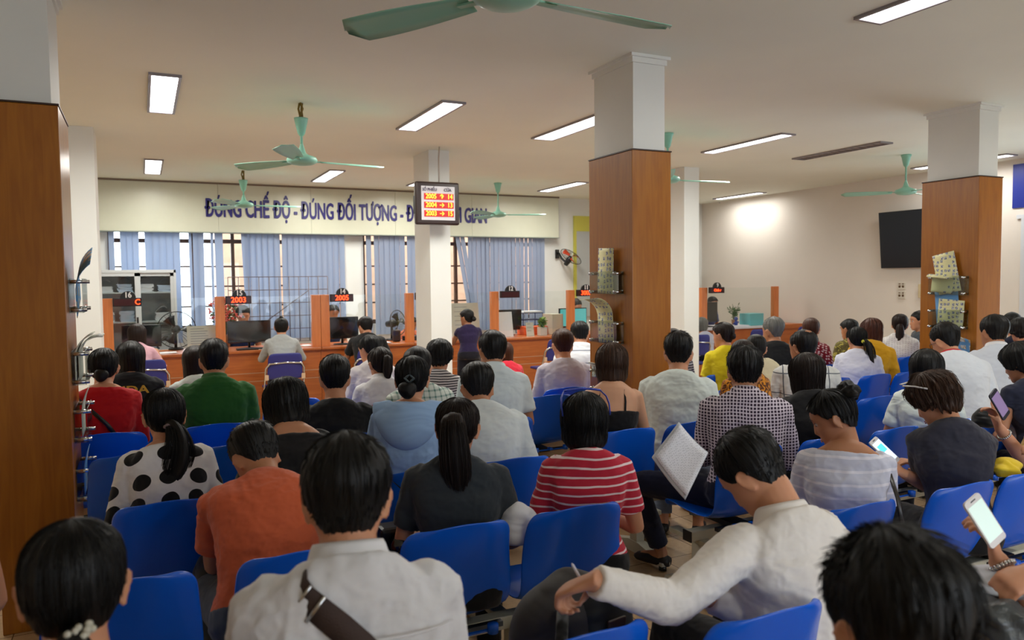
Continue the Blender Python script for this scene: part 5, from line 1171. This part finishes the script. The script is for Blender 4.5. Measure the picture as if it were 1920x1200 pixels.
P('grey_top', 527, 594, None, Y=8.95, hv=0, bv=0, fem=True, style='tied', lean=12, hp=6, vox=.011, hc=0, bun=dict(c=(.0, -.02, .118), r=(.026, .026, .022)), top=cloth('grey_longsleeve', (168, 172, 172)), slv='long', bottom=C_jean, arms='desk', seatz=.45, cy=8.8, label='woman in grey long-sleeved top with a topknot at window 15')
P('black_counter', 683, 594, None, Y=8.95, hv=32, bv=0, style='short', lean=24, hp=20, vox=.011, top=C_black, slv='short', bottom=C_jean, arms='desk', seatz=.45, face=True, cy=8.8, label='short-haired visitor in black bending over the counter at window 14')
P('navy_standing', 875, 578, None, Y=8.75, hv=52, bv=4, fem=True, style='tied', lean=6, hp=4, vox=.011, standing=True, tall=.86, face=True, sk=1, bun=dict(c=(0, -.12, -.02), r=(.035, .032, .036)), top=cloth('navy_dress', (40, 30, 66)), bottom=cloth('navy_skirt', (20, 18, 30)), slv='cap', arms='desk', label='woman in navy dress with a bun standing at the counter by the middle column')
P('red_small', 947, 640, None, Y=7.4, hv=0, fem=True, style='long', lean=10, hp=6, vox=.011, hc=2, top=cloth('red_shirt_b', (206, 40, 60)), bottom=C_jean, length=.18, label='brown-haired woman in red mostly hidden behind the pale blue-white shirt')
P('white_lines_back', 1086, 603, None, Y=6.3, hv=10, bv=0, style='shorthi', lean=26, hp=20, vox=.010, messy=.5, top=cloth('white_line_shirt', (220, 222, 226), 'stripes', (120, 126, 140), 9, thick=.08), slv='short', bottom=C_jean, w=1.15, label='broad-backed man in white shirt with thin dark lines left of the central pillar')
# staff
for nm, u, v, Y_, hc, fem, lab, tp in (('staff_a', 456, 573, 10.75, 0, False, 'staff man peering over the monitor at window 15', (40, 60, 110)), ('staff_b', 625, 570, 10.75, 0, True, 'staff woman with glasses behind the monitor at window 14', (60, 80, 120)),
                                  ('staff_c', 772, 592, 10.7, 0, True, 'staff member partly hidden behind the middle column', (200, 110, 80)), ('staff_d', 1081, 560, 10.7, 0, False, 'pale staff member behind window 11 glass', (190, 196, 210)), ('staff_e', 1337, 555, 10.8, 0, True, 'staff woman behind the dark monitor at window 9', (90, 100, 150))):
    P(nm, u, v, None, Y=Y_, yaw=180+8, hy=0, fem=fem, style='tied' if fem else 'short', lean=10, hp=16, vox=.012, top=cloth('uniform_'+nm, tp), bottom=C_jean, arms='lap', seatz=.50, face=True, label=lab, vol=1.1, tail=None)
P('grey_hood_visitor', 1316, 594, None, Y=8.8, hv=0, style='bobshort', fem=True, lean=14, hp=6, vox=.012, hc=4, top=cloth('pale_grey_jacket', (176, 178, 192)), slv='long', bottom=C_jean, arms='desk', seatz=.45, label='visitor in pale grey right beside the last white column')

# --- right block
i54 = P('white_stripes_bun', 1552, 728, 1.20, fem=True, style='tied', hp=26, strands=500, vox=.006, face=True, vol=1.1, sk=1, top=cloth('white_woven_stripes', (204, 206, 222), 'stripes', (232, 230, 240), 20, thick=.2, wr=.6), slv='short', bottom=cloth('white_lace_shorts', (206, 216, 228), wr=.8), legs='shorts', open_neck=.06, knee=.03, cy=1.91, bv=8, lean=12, arms='phone', bun=dict(c=(.0, -.10, .075), r=(.050, .044, .044), messy=.45), messy=0.2, w=1.02, side=0.05, neck=0.018, hv=90, label='woman in white striped top with a messy bun, face in profile')
i55 = P('charcoal_phone', 1742, 696, 1.235, fem=True, style='bobshort', hp=30, strands=900, vox=.006, hc=6, hemx=.01, vol=1.15, face=True, sk=0, top=cloth('charcoal_tee', (44, 44, 56)), slv='short', bottom=C_blackt, lh=dict(d=(-.50, .55, .45), n=(.3, -.75, .2), curl=.75, thumb=.9, side=1), rh=dict(d=(-.75, .35, .25), n=(.5, -.3, .8), curl=.8, side=-1), messy=1.1, bv=22, la=tuple(atD(1694, 888, 3.35)), ra=tuple(atD(1722, 872, 3.6)), w=1.02, hv=74, neck=0.01, cy=1.88, lean=14, eh={-1: (-.1, .1, -1.), 1: (.2, 0, -1.)}, label='woman in charcoal T-shirt with tousled brown hair reading a white phone')
gg = MB(); gg.tube([tuple(i55['MH'] @ Vector(p)) for p in ((-.074, .072, .118), (-.098, .02, .094), (-.106, -.03, .06))], .0035, 8); gg.tube([tuple(i55['MH'] @ Vector((x, .080-.1*abs(x)**1.4, .128))) for x in np.linspace(-.07, .07, 9)], .007, 8, ry=.003)
worn(gg.obj('sunglasses', mat('white_frame', (210, 206, 200), .25), None), i55, 'pale-rimmed sunglasses pushed up in the tousled brown hair', 'sunglasses')
i34 = P('checked_man', 1396, 650, 1.30, hv=6, bv=2, style='short', lean=12, hp=10, strands=900, spiky=.9, vox=.0065, vol=1.35, messy=.5, top=cloth('checked_shirt', (58, 44, 62), 'check', (206, 196, 208), 62, thick=.32, wr=.45), slv='long', collar=cloth('checked_collar', (58, 44, 62), 'check', (206, 196, 208), 62, thick=.32), bottom=C_navyt, w=1.12, sk=1, shoes=(18, 16, 18), ra=None, low={-1: (tuple(atZ(1192, 905, .50)), tuple(atZ(1240, 1035, .10)), (-.05, .12, 0))}, cy=2.8, label='man in small-checked dark shirt with spiky black hair')
i41 = P('long_black', 1512, 660, 1.235, hv=34, bv=10, fem=True, style='long', lean=10, hp=14, strands=500, vox=.008, hc=5, length=.0, top=cloth('black_blouse', (20, 20, 22)), slv='long', bottom=C_blackt, face=True, vol=.9, w=1.05, cy=2.8, label='woman in black with long dark hair and reddish tips, face to the left')
i49 = P('dark_round', 1738, 653, 1.235, hv=0, bv=0, fem=True, style='bob', lean=12, hp=8, strands=250, vox=.009, hemx=.03, top=C_white2, slv='short', bottom=C_jean, cy=2.8, label='woman with round dark hair behind the tousled brown head, in a white T-shirt')
i53 = P('navy_phone', 1908, 640, None, hv=70, bv=40, fem=True, style='bobshort', lean=14, hp=20, strands=300, vox=.007, face=True, messy=.3, sk=1, top=cloth('navy_tee', (28, 32, 52)), slv='cap', bottom=C_blackt, w=1.05, D=4.6, label='woman in navy top with glasses in her hair at the right edge, looking down')
i31 = P('bare_back', 1147, 641, 1.27, hv=2, bv=0, fem=True, style='bob', lean=8, hp=6, strands=400, vox=.007, hc=6, hemx=.01, vol=.95, bare=True, sk=2, top=cloth('black_strap_top', (20, 20, 22)), slv=None, bottom=cloth('mustard_skirt', (214, 168, 46)), cy=3.47, label='woman with brown bob and bare back in a thin-strapped black top', knee=.06)
for an in (-62, -118):
    strapband(i31, [(.70, an, -.012), (.80, an, -.014), (.88, an, -.016), (.93, an+(-4 if an < -90 else 4), -.012)], .011, MATS['black_strap_top'], 'shoulder_strap', .002)
i33 = P('white_tee_man', 1272, 622, 1.29, hv=0, bv=-4, style='shorthi', lean=12, hp=8, strands=500, spiky=.6, vox=.007, vol=1.1, top=C_white2, slv='short', bottom=cloth('light_jeans', (100, 110, 130)), w=1.1, neck=.01, footback=.12, cy=3.47, label='man in plain white T-shirt with short black hair, right of the central pillar')
P('orange_print', 1393, 634, 1.235, hv=0, fem=True, style='tied', lean=10, hp=8, vox=.010, hc=1, vol=1.1, top=cloth('orange_batik', (206, 132, 32), 'blotch', (90, 50, 24), 26, thick=.52), slv='short', bottom=C_jean, bun=dict(c=(0, -.10, .0), r=(.04, .025, .04)), cy=3.59, label='woman in orange patterned top hidden behind the spiky-haired man')
i36 = P('yellow_tee', 1356, 602, 1.27, hv=62, bv=20, fem=True, style='tied', lean=8, hp=4, strands=150, vox=.009, face=True, hc=1, vol=1.15, sk=0, top=cloth('yellow_tee', (214, 196, 26)), slv='short', bottom=C_jean, bun=dict(c=(0, -.1, -.01), r=(.03, .025, .03)), cy=4.9, label='woman in bright yellow T-shirt looking left toward the counter')
P('cream_back', 1418, 625, None, Y=4.75, hv=0, fem=True, style='tied', lean=16, hp=14, vox=.010, top=cloth('cream_top', (224, 214, 180)), slv='elbow', bottom=C_jean, w=1.15, cy=4.2, label='woman in plain cream top behind the orange pattern')
i39 = P('grey_hair', 1449, 594, 1.28, hv=48, bv=14, style='shorthi', lean=10, hp=4, strands=200, vox=.009, face=True, hc=4, sk=1, top=C_black, bottom=C_jean, cy=5.05, label='grey-haired man in black shirt looking left')
i40 = P('balding', 1504, 618, 1.28, hv=44, bv=6, style='bald', lean=14, hp=10, strands=200, vox=.008, face=True, sk=1, top=cloth('white_windowpane', (206, 208, 206), 'check', (90, 96, 104), 7, thick=.05), slv='elbow', bottom=C_jean, cy=3.59, label='balding man in white windowpane-check shirt')
P('red_dots', 1521, 594, 1.25, hv=-6, bv=-14, fem=True, style='tied', lean=10, hp=6, vox=.010, hc=2, vol=1.15, tail=pony(-.03, .14, .034, -.10, side=.02), top=cloth('red_white_dots', (126, 24, 42), 'dots', (214, 190, 196), 36, thick=.3, a=.6), slv='short', bottom=C_jean, cy=5.2, label='woman in dark red top with white dots, brown low ponytail')
P('hand_mouth', 1592, 596, 1.25, hv=58, bv=24, fem=True, style='tied', lean=16, hp=8, vox=.009, face=True, top=cloth('green_brown_print', (84, 74, 34), 'blotch', (150, 140, 60), 18, thick=.55), slv='short', bottom=C_jean, la=None, ra=None, arms='lap', sk=1, lh=None, cy=5.4, label='woman in green-brown print with her hand at her mouth')
P('mustard', 1634, 595, 1.24, hv=20, bv=-10, fem=True, style='long', lean=16, hp=10, vox=.009, hc=3, strands=150, messy=.4, length=.14, hemx=0, top=cloth('mustard_top', (214, 160, 30)), slv='elbow', bottom=cloth('brown_skirt', (120, 70, 30)), w=1.08, cy=4.55, label='woman in mustard top with auburn hair')
i45 = P('yellow_tie', 1606, 611, 1.225, hv=26, bv=-4, fem=True, style='tied', lean=12, hp=12, strands=300, vox=.008, vol=1.2, tail=dict(path=[(.02, -.085, -.03), (.03, -.12, -.035), (.045, -.13, -.10), (.05, -.125, -.17), (.055, -.12, -.26), (.06, -.12, -.32)], rad=[.016, .032, .042, .046, .040, .02], flat=.6), top=cloth('white_office_shirt', (216, 218, 232), wr=.5), slv='long', bottom=C_jean, cy=4.46, label='woman in white shirt with long black ponytail in a yellow hair tie')
worn(MB().ell(tuple(i45['MH'] @ Vector((.025, -.112, -.03))), (.034, .024, .022)).obj('hair_tie', mat('yellow_scrunchie', (206, 204, 60), .7), None), i45, 'yellow scrunchie on the long black ponytail', 'hair tie')
P('lace_back', 1688, 587, 1.25, hv=0, bv=-4, fem=True, style='tied', lean=8, hp=6, vox=.010, hc=1, strands=100, vol=1.1, tail=pony(-.01, .3, .040, -.10, out=.02), top=cloth('white_lace', (210, 208, 206), 'dots', (190, 186, 184), 40, thick=.3), slv='short', bottom=C_jean, cy=5.2, label='woman in white lace top with long brown ponytail against the wall')
P('face_by_pillar', 1722, 582, None, Y=6.2, yaw=60, fem=True, style='short', lean=4, hp=2, vox=.010, face=True, top=C_grayt, bottom=C_jean, label='person whose face shows at the left edge of the right pillar')
i48 = P('red_collar', 1768, 606, None, hv=52, bv=20, style='shorthi', lean=26, hp=22, strands=400, spiky=.3, vox=.0075, face=True, vol=1.1, top=cloth('white_red_tee', (216, 222, 230), wr=.4), slv='short', collar=mat('red_collar_knit', (196, 30, 44), .8), bottom=C_jean, w=1.12, D=5.5, label='man with glasses in white shirt with red collar, looking down left')
g8 = MB()
for s in (-1, 1):
    g8.tube([tuple(i48['MH'] @ Vector((s*(.031+.022*math.cos(t)), .098-.012*abs(math.cos(t)), .0+.016*math.sin(t)))) for t in np.linspace(0, 6.28, 17)], .0015, 6); g8.tube([tuple(i48['MH'] @ Vector(p)) for p in ((s*.053, .088, .004), (s*.074, .04, .004), (s*.082, -.012, -.002))], .0016, 6)
worn(g8.obj('eyeglasses', M_black, None), i48, 'thin dark eyeglasses worn by the man with the red collar', 'glasses')
P('white_right', 1863, 590, None, hv=38, bv=14, style='short', lean=16, hp=8, strands=200, vox=.009, face=True, sk=1, vol=1.15, top=cloth('white_shirt_b', (206, 212, 222), wr=.4), slv='short', bottom=C_jean, collar=MATS['white_collar'], D=5.7, label='man in white shirt in front of the bright glazed door')
P('behind_right_a', 1897, 585, 1.29, hv=20, style='short', fem=True, lean=10, hp=6, vox=.011, top=C_navyt, bottom=C_jean, cy=4.54, label='dark-haired person behind the white-shirted man at the right')
P('behind_right_b', 1912, 594, 1.27, hv=40, style='bobshort', fem=True, lean=12, hp=10, vox=.011, face=True, messy=.5, top=cloth('maroon_top', (96, 40, 52)), bottom=C_jean, cy=4.2, label='woman in maroon at the right edge below the glazed door')
P('striped_behind_pillar', 1262, 615, None, Y=5.9, hv=0, fem=True, style='bob', lean=10, hp=6, vox=.010, hc=1, hemx=.02, top=cloth('navy_white_stripes', (190, 192, 204), 'stripes', (40, 44, 64), 42, thick=.5), slv='short', bottom=C_jean, label='woman in navy and white stripes mostly hidden by the white T-shirt man')
# people mostly beyond the frame edge
i56 = P('edge_phone', 1985, 690, None, hv=50, bv=30, fem=True, style='long', lean=14, hp=20, vox=.008, top=cloth('ochre_top', (150, 116, 50)), slv='elbow', bottom=cloth('blue_jeans', (64, 92, 130)), lh=dict(d=(-.15, .3, .9), n=(.8, -.5, .1), curl=.9, thumb=.9, side=-1), eh={-1: (.3, -.2, -.9)}, D=3.75, la=tuple(atD(1872, 800, 3.5)), ra=tuple(atD(1900, 855, 3.3)), label='woman beyond the right edge whose raised forearm holds a purple-lit phone')
i57 = P('edge_watch', 2110, 820, None, D=2.15, hv=50, bv=34, style='short', lean=16, hp=20, vox=.0055, top=cloth('navy_sleeve', (40, 48, 96)), slv='elbow', bottom=cloth('dark_grey_trousers', (52, 54, 56)), ra=tuple(atD(1878, 1078, 2.05)), sk=0, rh=dict(d=(-.9, .1, -.25), n=(.1, -.4, .9), curl=1., side=-1), label='person beyond the right edge with steel watch holding a white phone', la=tuple(atD(1868, 1046, 2.14)), lh=dict(d=(-.25, .1, .9), n=(.5, -.8, .1), curl=.85, thumb=.8, side=1), w=1.05)
P('left_edge', -185, 760, None, D=2.0, hv=0, bv=0, fem=True, style='tied', lean=8, hp=6, vox=.009, top=cloth('pale_blue_blouse', (150, 170, 200)), slv='cap', bottom=C_jean, label='person left of the large wood pillar, only an edge of the body visible')

# --- things people wear, hold or have beside them
def phone(p, d, up, label, w=.068, h=.138, case=(214, 208, 206), scr=(225, 240, 240), es=1.0, tile=None):
    """p centre, d long direction, up screen normal (world vectors)"""
    d = Vector(d).normalized(); n = Vector(up); n = (n-d*n.dot(d)).normalized(); x = d.cross(n); M = Matrix(((x[0], d[0], n[0], p[0]), (x[1], d[1], n[1], p[1]), (x[2], d[2], n[2], p[2]), (0, 0, 0, 1)))
    r = thing('mobile_phone', tuple(p), label, 'phone'); M = Matrix.Translation(-Vector(p)) @ M
    MB().rbox((-w/2, -h/2, -.004), (w/2, h/2, .003), .009, M).obj('case', mat('phone_case_%d_%d' % (case[0], case[2]), case, .3), r, bevel=.001)
    s = MB().box((-w/2+.004, -h/2+.017, .003), (w/2-.004, h/2-.017, .0037), M).obj('screen', mat('phone_screen_%d_%d' % (scr[0], scr[2]), scr, .2, emis=scr, es=es), r)
    if tile: MB().box((-w/2+.014, -h*.02, .0037), (w/2-.014, h*.24, .0042), M).obj('screen_tile', mat('phone_tile_%d' % tile[0], tile, .2, emis=tile, es=es), s)
    MB().box((-.010, h/2-.010, .003), (.010, h/2-.007, .0036), M).obj('speaker_slot', M_black, r); return r
vF, vR, vU = Vector(_F), Vector(_R), Vector(_U)
phone(atD(1658, 846, 3.40), (-vR*.52+vU*.58+vF*.3), (-vF*.75+vU*.5+vR*.35), 'white phone with cyan tile held by the woman in charcoal', scr=(214, 232, 246), es=.95, tile=(90, 200, 220))
phone(atD(1846, 976, 2.08), (-vR*.48+vU*.82+vF*.1), (-vF*.9+vU*.2+vR*.3), 'white phone with blank pale screen held by the hand with the steel watch', scr=(186, 206, 196), es=.62)
phone(atD(1874, 758, 3.44), (-vR*.5+vU*.75-vF*.1), (-vF*.8+vR*.5), 'dark phone with purplish screen at the right edge', case=(30, 32, 50), scr=(130, 110, 150), es=.45)
phone(atD(1240, 1124, 2.2), (-vR*.8+vU*.35+vF*.4), (-vF*.6+vU*.8), 'white phone with blue line lying by the writing man', scr=(200, 210, 240), es=.9)
a_, b_ = np.array(atD(1072, 1056, 1.90)), np.array(atD(1090, 1088, 1.89)); tag(MB().tube([a_, a_+(b_-a_)*.1, b_+(b_-a_)*.8], [.001, .0036, .0036], 8).obj('pen', mat('pen_white', (214, 214, 230), .3)), 'thin white pen in the writing man\'s hand', 'pen')
def wristband(info, sd, t, r, h, m, nm, label, cat):
    sh, el, wr_, hh = info['arms'][sd]; c = wr_+(el-wr_)*t; d = (wr_-el)/np.linalg.norm(wr_-el); b = MB(); a = np.array((0, 0, 1.)) if abs(d[2]) < .9 else np.array((1., 0, 0)); x = np.cross(d, a); x /= np.linalg.norm(x); y = np.cross(d, x)
    for k in range(22): 
        an = 2*math.pi*k/22; an2 = 2*math.pi*(k+.85)/22; q = [c+(x*math.cos(z)+y*math.sin(z))*r for z in (an, an2)]
        b.tube([w2(info, q[0]), w2(info, q[1])], h, 6)
    return tag(b.obj(nm, m), label, cat)
ww = wristband(i57, -1, .10, .031, .0085, M_chrome, 'wristwatch', 'steel link wristwatch on the arm entering at the bottom right', 'watch')
wristband(i56, -1, .22, .027, .005, M_chrome, 'bracelet', 'thin metal bracelet on the raised forearm at the right edge', 'bracelet')
# folder with papers beside the checked shirt
fA, fB, fC, fD = [np.array(atD(*q)) for q in ((1222, 858, 3.35), (1272, 792, 3.45), (1328, 850, 3.35), (1285, 938, 3.15))]
def sheet(name, c, m, label, cat, th=.004, curve=.02, n=8):
    a, b, c_, d = [np.array(q) for q in c]; nr = np.cross(b-a, d-a); nr /= np.linalg.norm(nr); G = [[tuple(a*(1-i/n)*(1-j/n)+b*(i/n)*(1-j/n)+c_*(i/n)*(j/n)+d*(1-i/n)*(j/n)+nr*curve*math.sin(math.pi*j/n)) for i in range(n+1)] for j in range(n+1)]
    return tag(MB().grid(G).obj(name, m, None, solid=th), label, cat)
o = sheet('plastic_folder', (fA, fB, fC, fD), mat('clear_sleeve', (186, 192, 200), .25), 'clear plastic folder of printed pages beside the checked shirt', 'folder', .006)
in_ = lambda p, k: fA*0+p*(1-k)+(fA+fB+fC+fD)/4*k
pg = sheet('printed_page', [in_(p, .08)+np.array((-.0, -.012, .006)) for p in (fA, fB, fC, fD)], leaf_tex('print_page', (222, 224, 234), (186, 188, 204), 120), 'printed page', 'x', .001); del pg['category']; del pg['label']; pg.parent = o
# bags and cloth
def blob(name, p, r, m, label, cat, seed=0, rz=0, amp=.18):
    b = MB(); b.ell((0, 0, 0), r, None, 24, 14); rd = random.Random(seed); o_ = rd.uniform(0, 99)
    b.v = [tuple(np.array(q)*(1+amp*mnoise.noise(Vector(q)*22+Vector((o_, 0, 0))))) for q in b.v]; b.v = [(q[0], q[1], max(q[2], -r[2]*.75)) for q in b.v]
    o = b.obj(name, m, None, tuple(p), sub=1); o.rotation_euler = (0, 0, R_(rz)); return tag(o, label, cat)
M_bagk = cloth('black_nylon', (22, 24, 26), rough=.5, wr=.8); M_bagg = cloth('dark_grey_canvas', (58, 56, 56), wr=.8)
bp = thing('backpack', tuple(np.array(atZ(1065, 1165, .62))*np.array((1, 1, 0))+np.array((0, 0, .44))), 'dark grey backpack with brown leather patch beside the writing man', 'bag', rz=R_(10))
b = MB(); b.ell((0, 0, .16), (.20, .13, .17), None, 24, 14); b.v = [tuple(np.array(q)*(1+.08*mnoise.noise(Vector(q)*10))) for q in b.v]; b.obj('main_body', M_bagg, bp, sub=1)
b = MB(); b.ell((.06, -.08, .17), (.12, .07, .15), None, 20, 12); b.obj('front_flap', M_bagk, bp, sub=1); MB().box((.02, -.158, .17), (.09, -.15, .23)).obj('leather_patch', mat('brown_patch', (60, 38, 28), .5), bp, bevel=.004)
MB().tube([(-.1, -.1, .28), (-.16, -.16, .2), (-.14, -.17, .05)], .018, 8, ry=.005).obj('shoulder_strap', M_bagk, bp)
cbp = np.array(atD(742, 1006, 2.95)); r = thing('camera_bag', tuple(cbp), 'black camera with strap hanging beside the long ponytail woman', 'camera')
MB().box((-.07, -.05, -.05), (.07, .05, .05)).obj('camera_body', M_black, r, bevel=.015); MB().tube([(-.0, -.04, 0), (-.02, -.13, -.01)], .036, 18).obj('lens', mat('lens_black', (12, 12, 13), .2, coat=.5), r); MB().tube([(.06, 0, .04), (.05, .03, .16), (-.01, .06, .22), (-.06, .02, .05)], .008, 6, ry=.003).obj('neck_strap', M_bagk, r)
blob('white_jacket', atD(972, 985, 2.85), (.08, .07, .085), C_white, 'white folded jacket on the lap left of the red stripes', 'jacket', 3)
blob('handbag', np.array(atZ(392, 1120, .45))+np.array((0, 0, .04)), (.06, .12, .13), M_bagk, 'black shiny handbag standing left of the grey trousers', 'bag', 5)
blob('plastic_bag', atD(1880, 1165, 2.0), (.10, .09, .06), mat('grey_plastic', (62, 66, 68), .35, bump=.8, bscale=22), 'crumpled grey plastic bag at the bottom right', 'bag', 6, amp=.6)
blob('white_cloth_bag', np.array(atD(1876, 1090, 2.12)), (.12, .10, .03), cloth('white_cloth', (206, 212, 224)), 'white cloth under the fists at the bottom right', 'cloth', 7, amp=.06)
blob('yellow_bag', atD(1884, 878, 3.3), (.085, .05, .038), cloth('yellow_bag_cloth', (216, 184, 40)), 'yellow soft bag on the jeans at the right edge', 'bag', 8, amp=.7)
blob('black_handbag', atZ(1560+555/5.33, 750, .5), (.10, .10, .11), M_bagk, 'black handbag on the chair beside the white shirt with yellow hair tie', 'bag', 9)
blob('dark_bag', atD(1848, 785, 4.2), (.08, .06, .06), M_bagk, 'dark bag with pale contents left of the purple-lit phone', 'bag', 10)
blob('pink_bag', atD(1805, 965, 3.2), (.06, .05, .06), cloth('pink_purple_bag', (190, 120, 200), 'blotch', (120, 90, 200), 10, thick=.5), 'pink and purple bag between two blue chairs at the right', 'bag', 12)
bs = MB(); q0, q1 = np.array(atD(1668, 888, 3.0)), np.array(atD(1692, 985, 2.9)); bs.tube([q0, q0+(q1-q0)*.5+np.array((.012, 0, 0)), q1], .010, 8, ry=.003)
tag(bs.obj('bag_handle', mat('dark_leather', (34, 26, 24), .35)), 'dark leather bag handle hanging from the forearm of the woman in charcoal', 'strap')
# lettering on clothing
def on_back(info, body, m, s, size, sx=1., bold=.001, dz=0, nm='lettering', x=0.):
    q, d = info['at'](s); n_ = np.array((0, -d[2], d[1])); b_ = (np.interp(s, (.56, .7, .8, .865), (.106, .108, .100, .09)))*(info['W']*.6+.4*info['k'])+.022
    M = Matrix(((1, 0, 0, q[0]+x), (0, d[1], n_[1], q[1]+n_[1]*b_), (0, d[2], n_[2], q[2]+n_[2]*b_), (0, 0, 0, 1)))
    return text(nm, body, m, M, size, sx, ext=.004, bold=bold, parent=info['root'])
on_back(i8, 'HONDA', mat('gold_ink', (206, 176, 60), .5), .80, .075, 1.3, .002, x=-.07)
on_back(iwl, 'Vi', mat('navy_ink', (30, 30, 60), .6), .62, .085, 1.1, .002, x=.03); on_back(iwl, 'O', mat('red_ink', (190, 60, 60), .6), .62, .06, 1, 0, x=-.06, nm='round_print')

# --- last steps: freeze the generated surfaces and the lettering into plain meshes
bpy.context.view_layer.update(); dg = bpy.context.evaluated_depsgraph_get()
for o in REMESH+TEXTS:
    me = bpy.data.meshes.new_from_object(o.evaluated_get(dg), depsgraph=dg); me.name = o.name
    if o in TEXTS and o.data.get('fat'):
        ft = o.data['fat']; V = np.zeros(len(me.vertices)*3); me.vertices.foreach_get('co', V); V = V.reshape(-1, 3); Fs = [tuple(p.vertices) for p in me.polygons]; mm = MB()
        for k_ in range(9): mm.add(V+np.array((ft*math.cos(k_*math.pi/4)*(k_ < 8), .6*ft*math.sin(k_*math.pi/4)*(k_ < 8), .0003*k_)), Fs, False)
        m2 = mm.mesh(o.name)
        for q_ in me.materials: m2.materials.append(q_)
        me = m2
    if o in REMESH: o.modifiers.clear(); o.data = me
    else:
        n = bpy.data.objects.new(o.name+'_', me); COL.objects.link(n); n.parent = o.parent; n.matrix_basis = o.matrix_basis; nn = o.name; bpy.data.objects.remove(o); n.name = nn
for o in bpy.data.objects:
    if o.type == 'MESH' and o in REMESH: o.data.polygons.foreach_set('use_smooth', [True]*len(o.data.polygons))
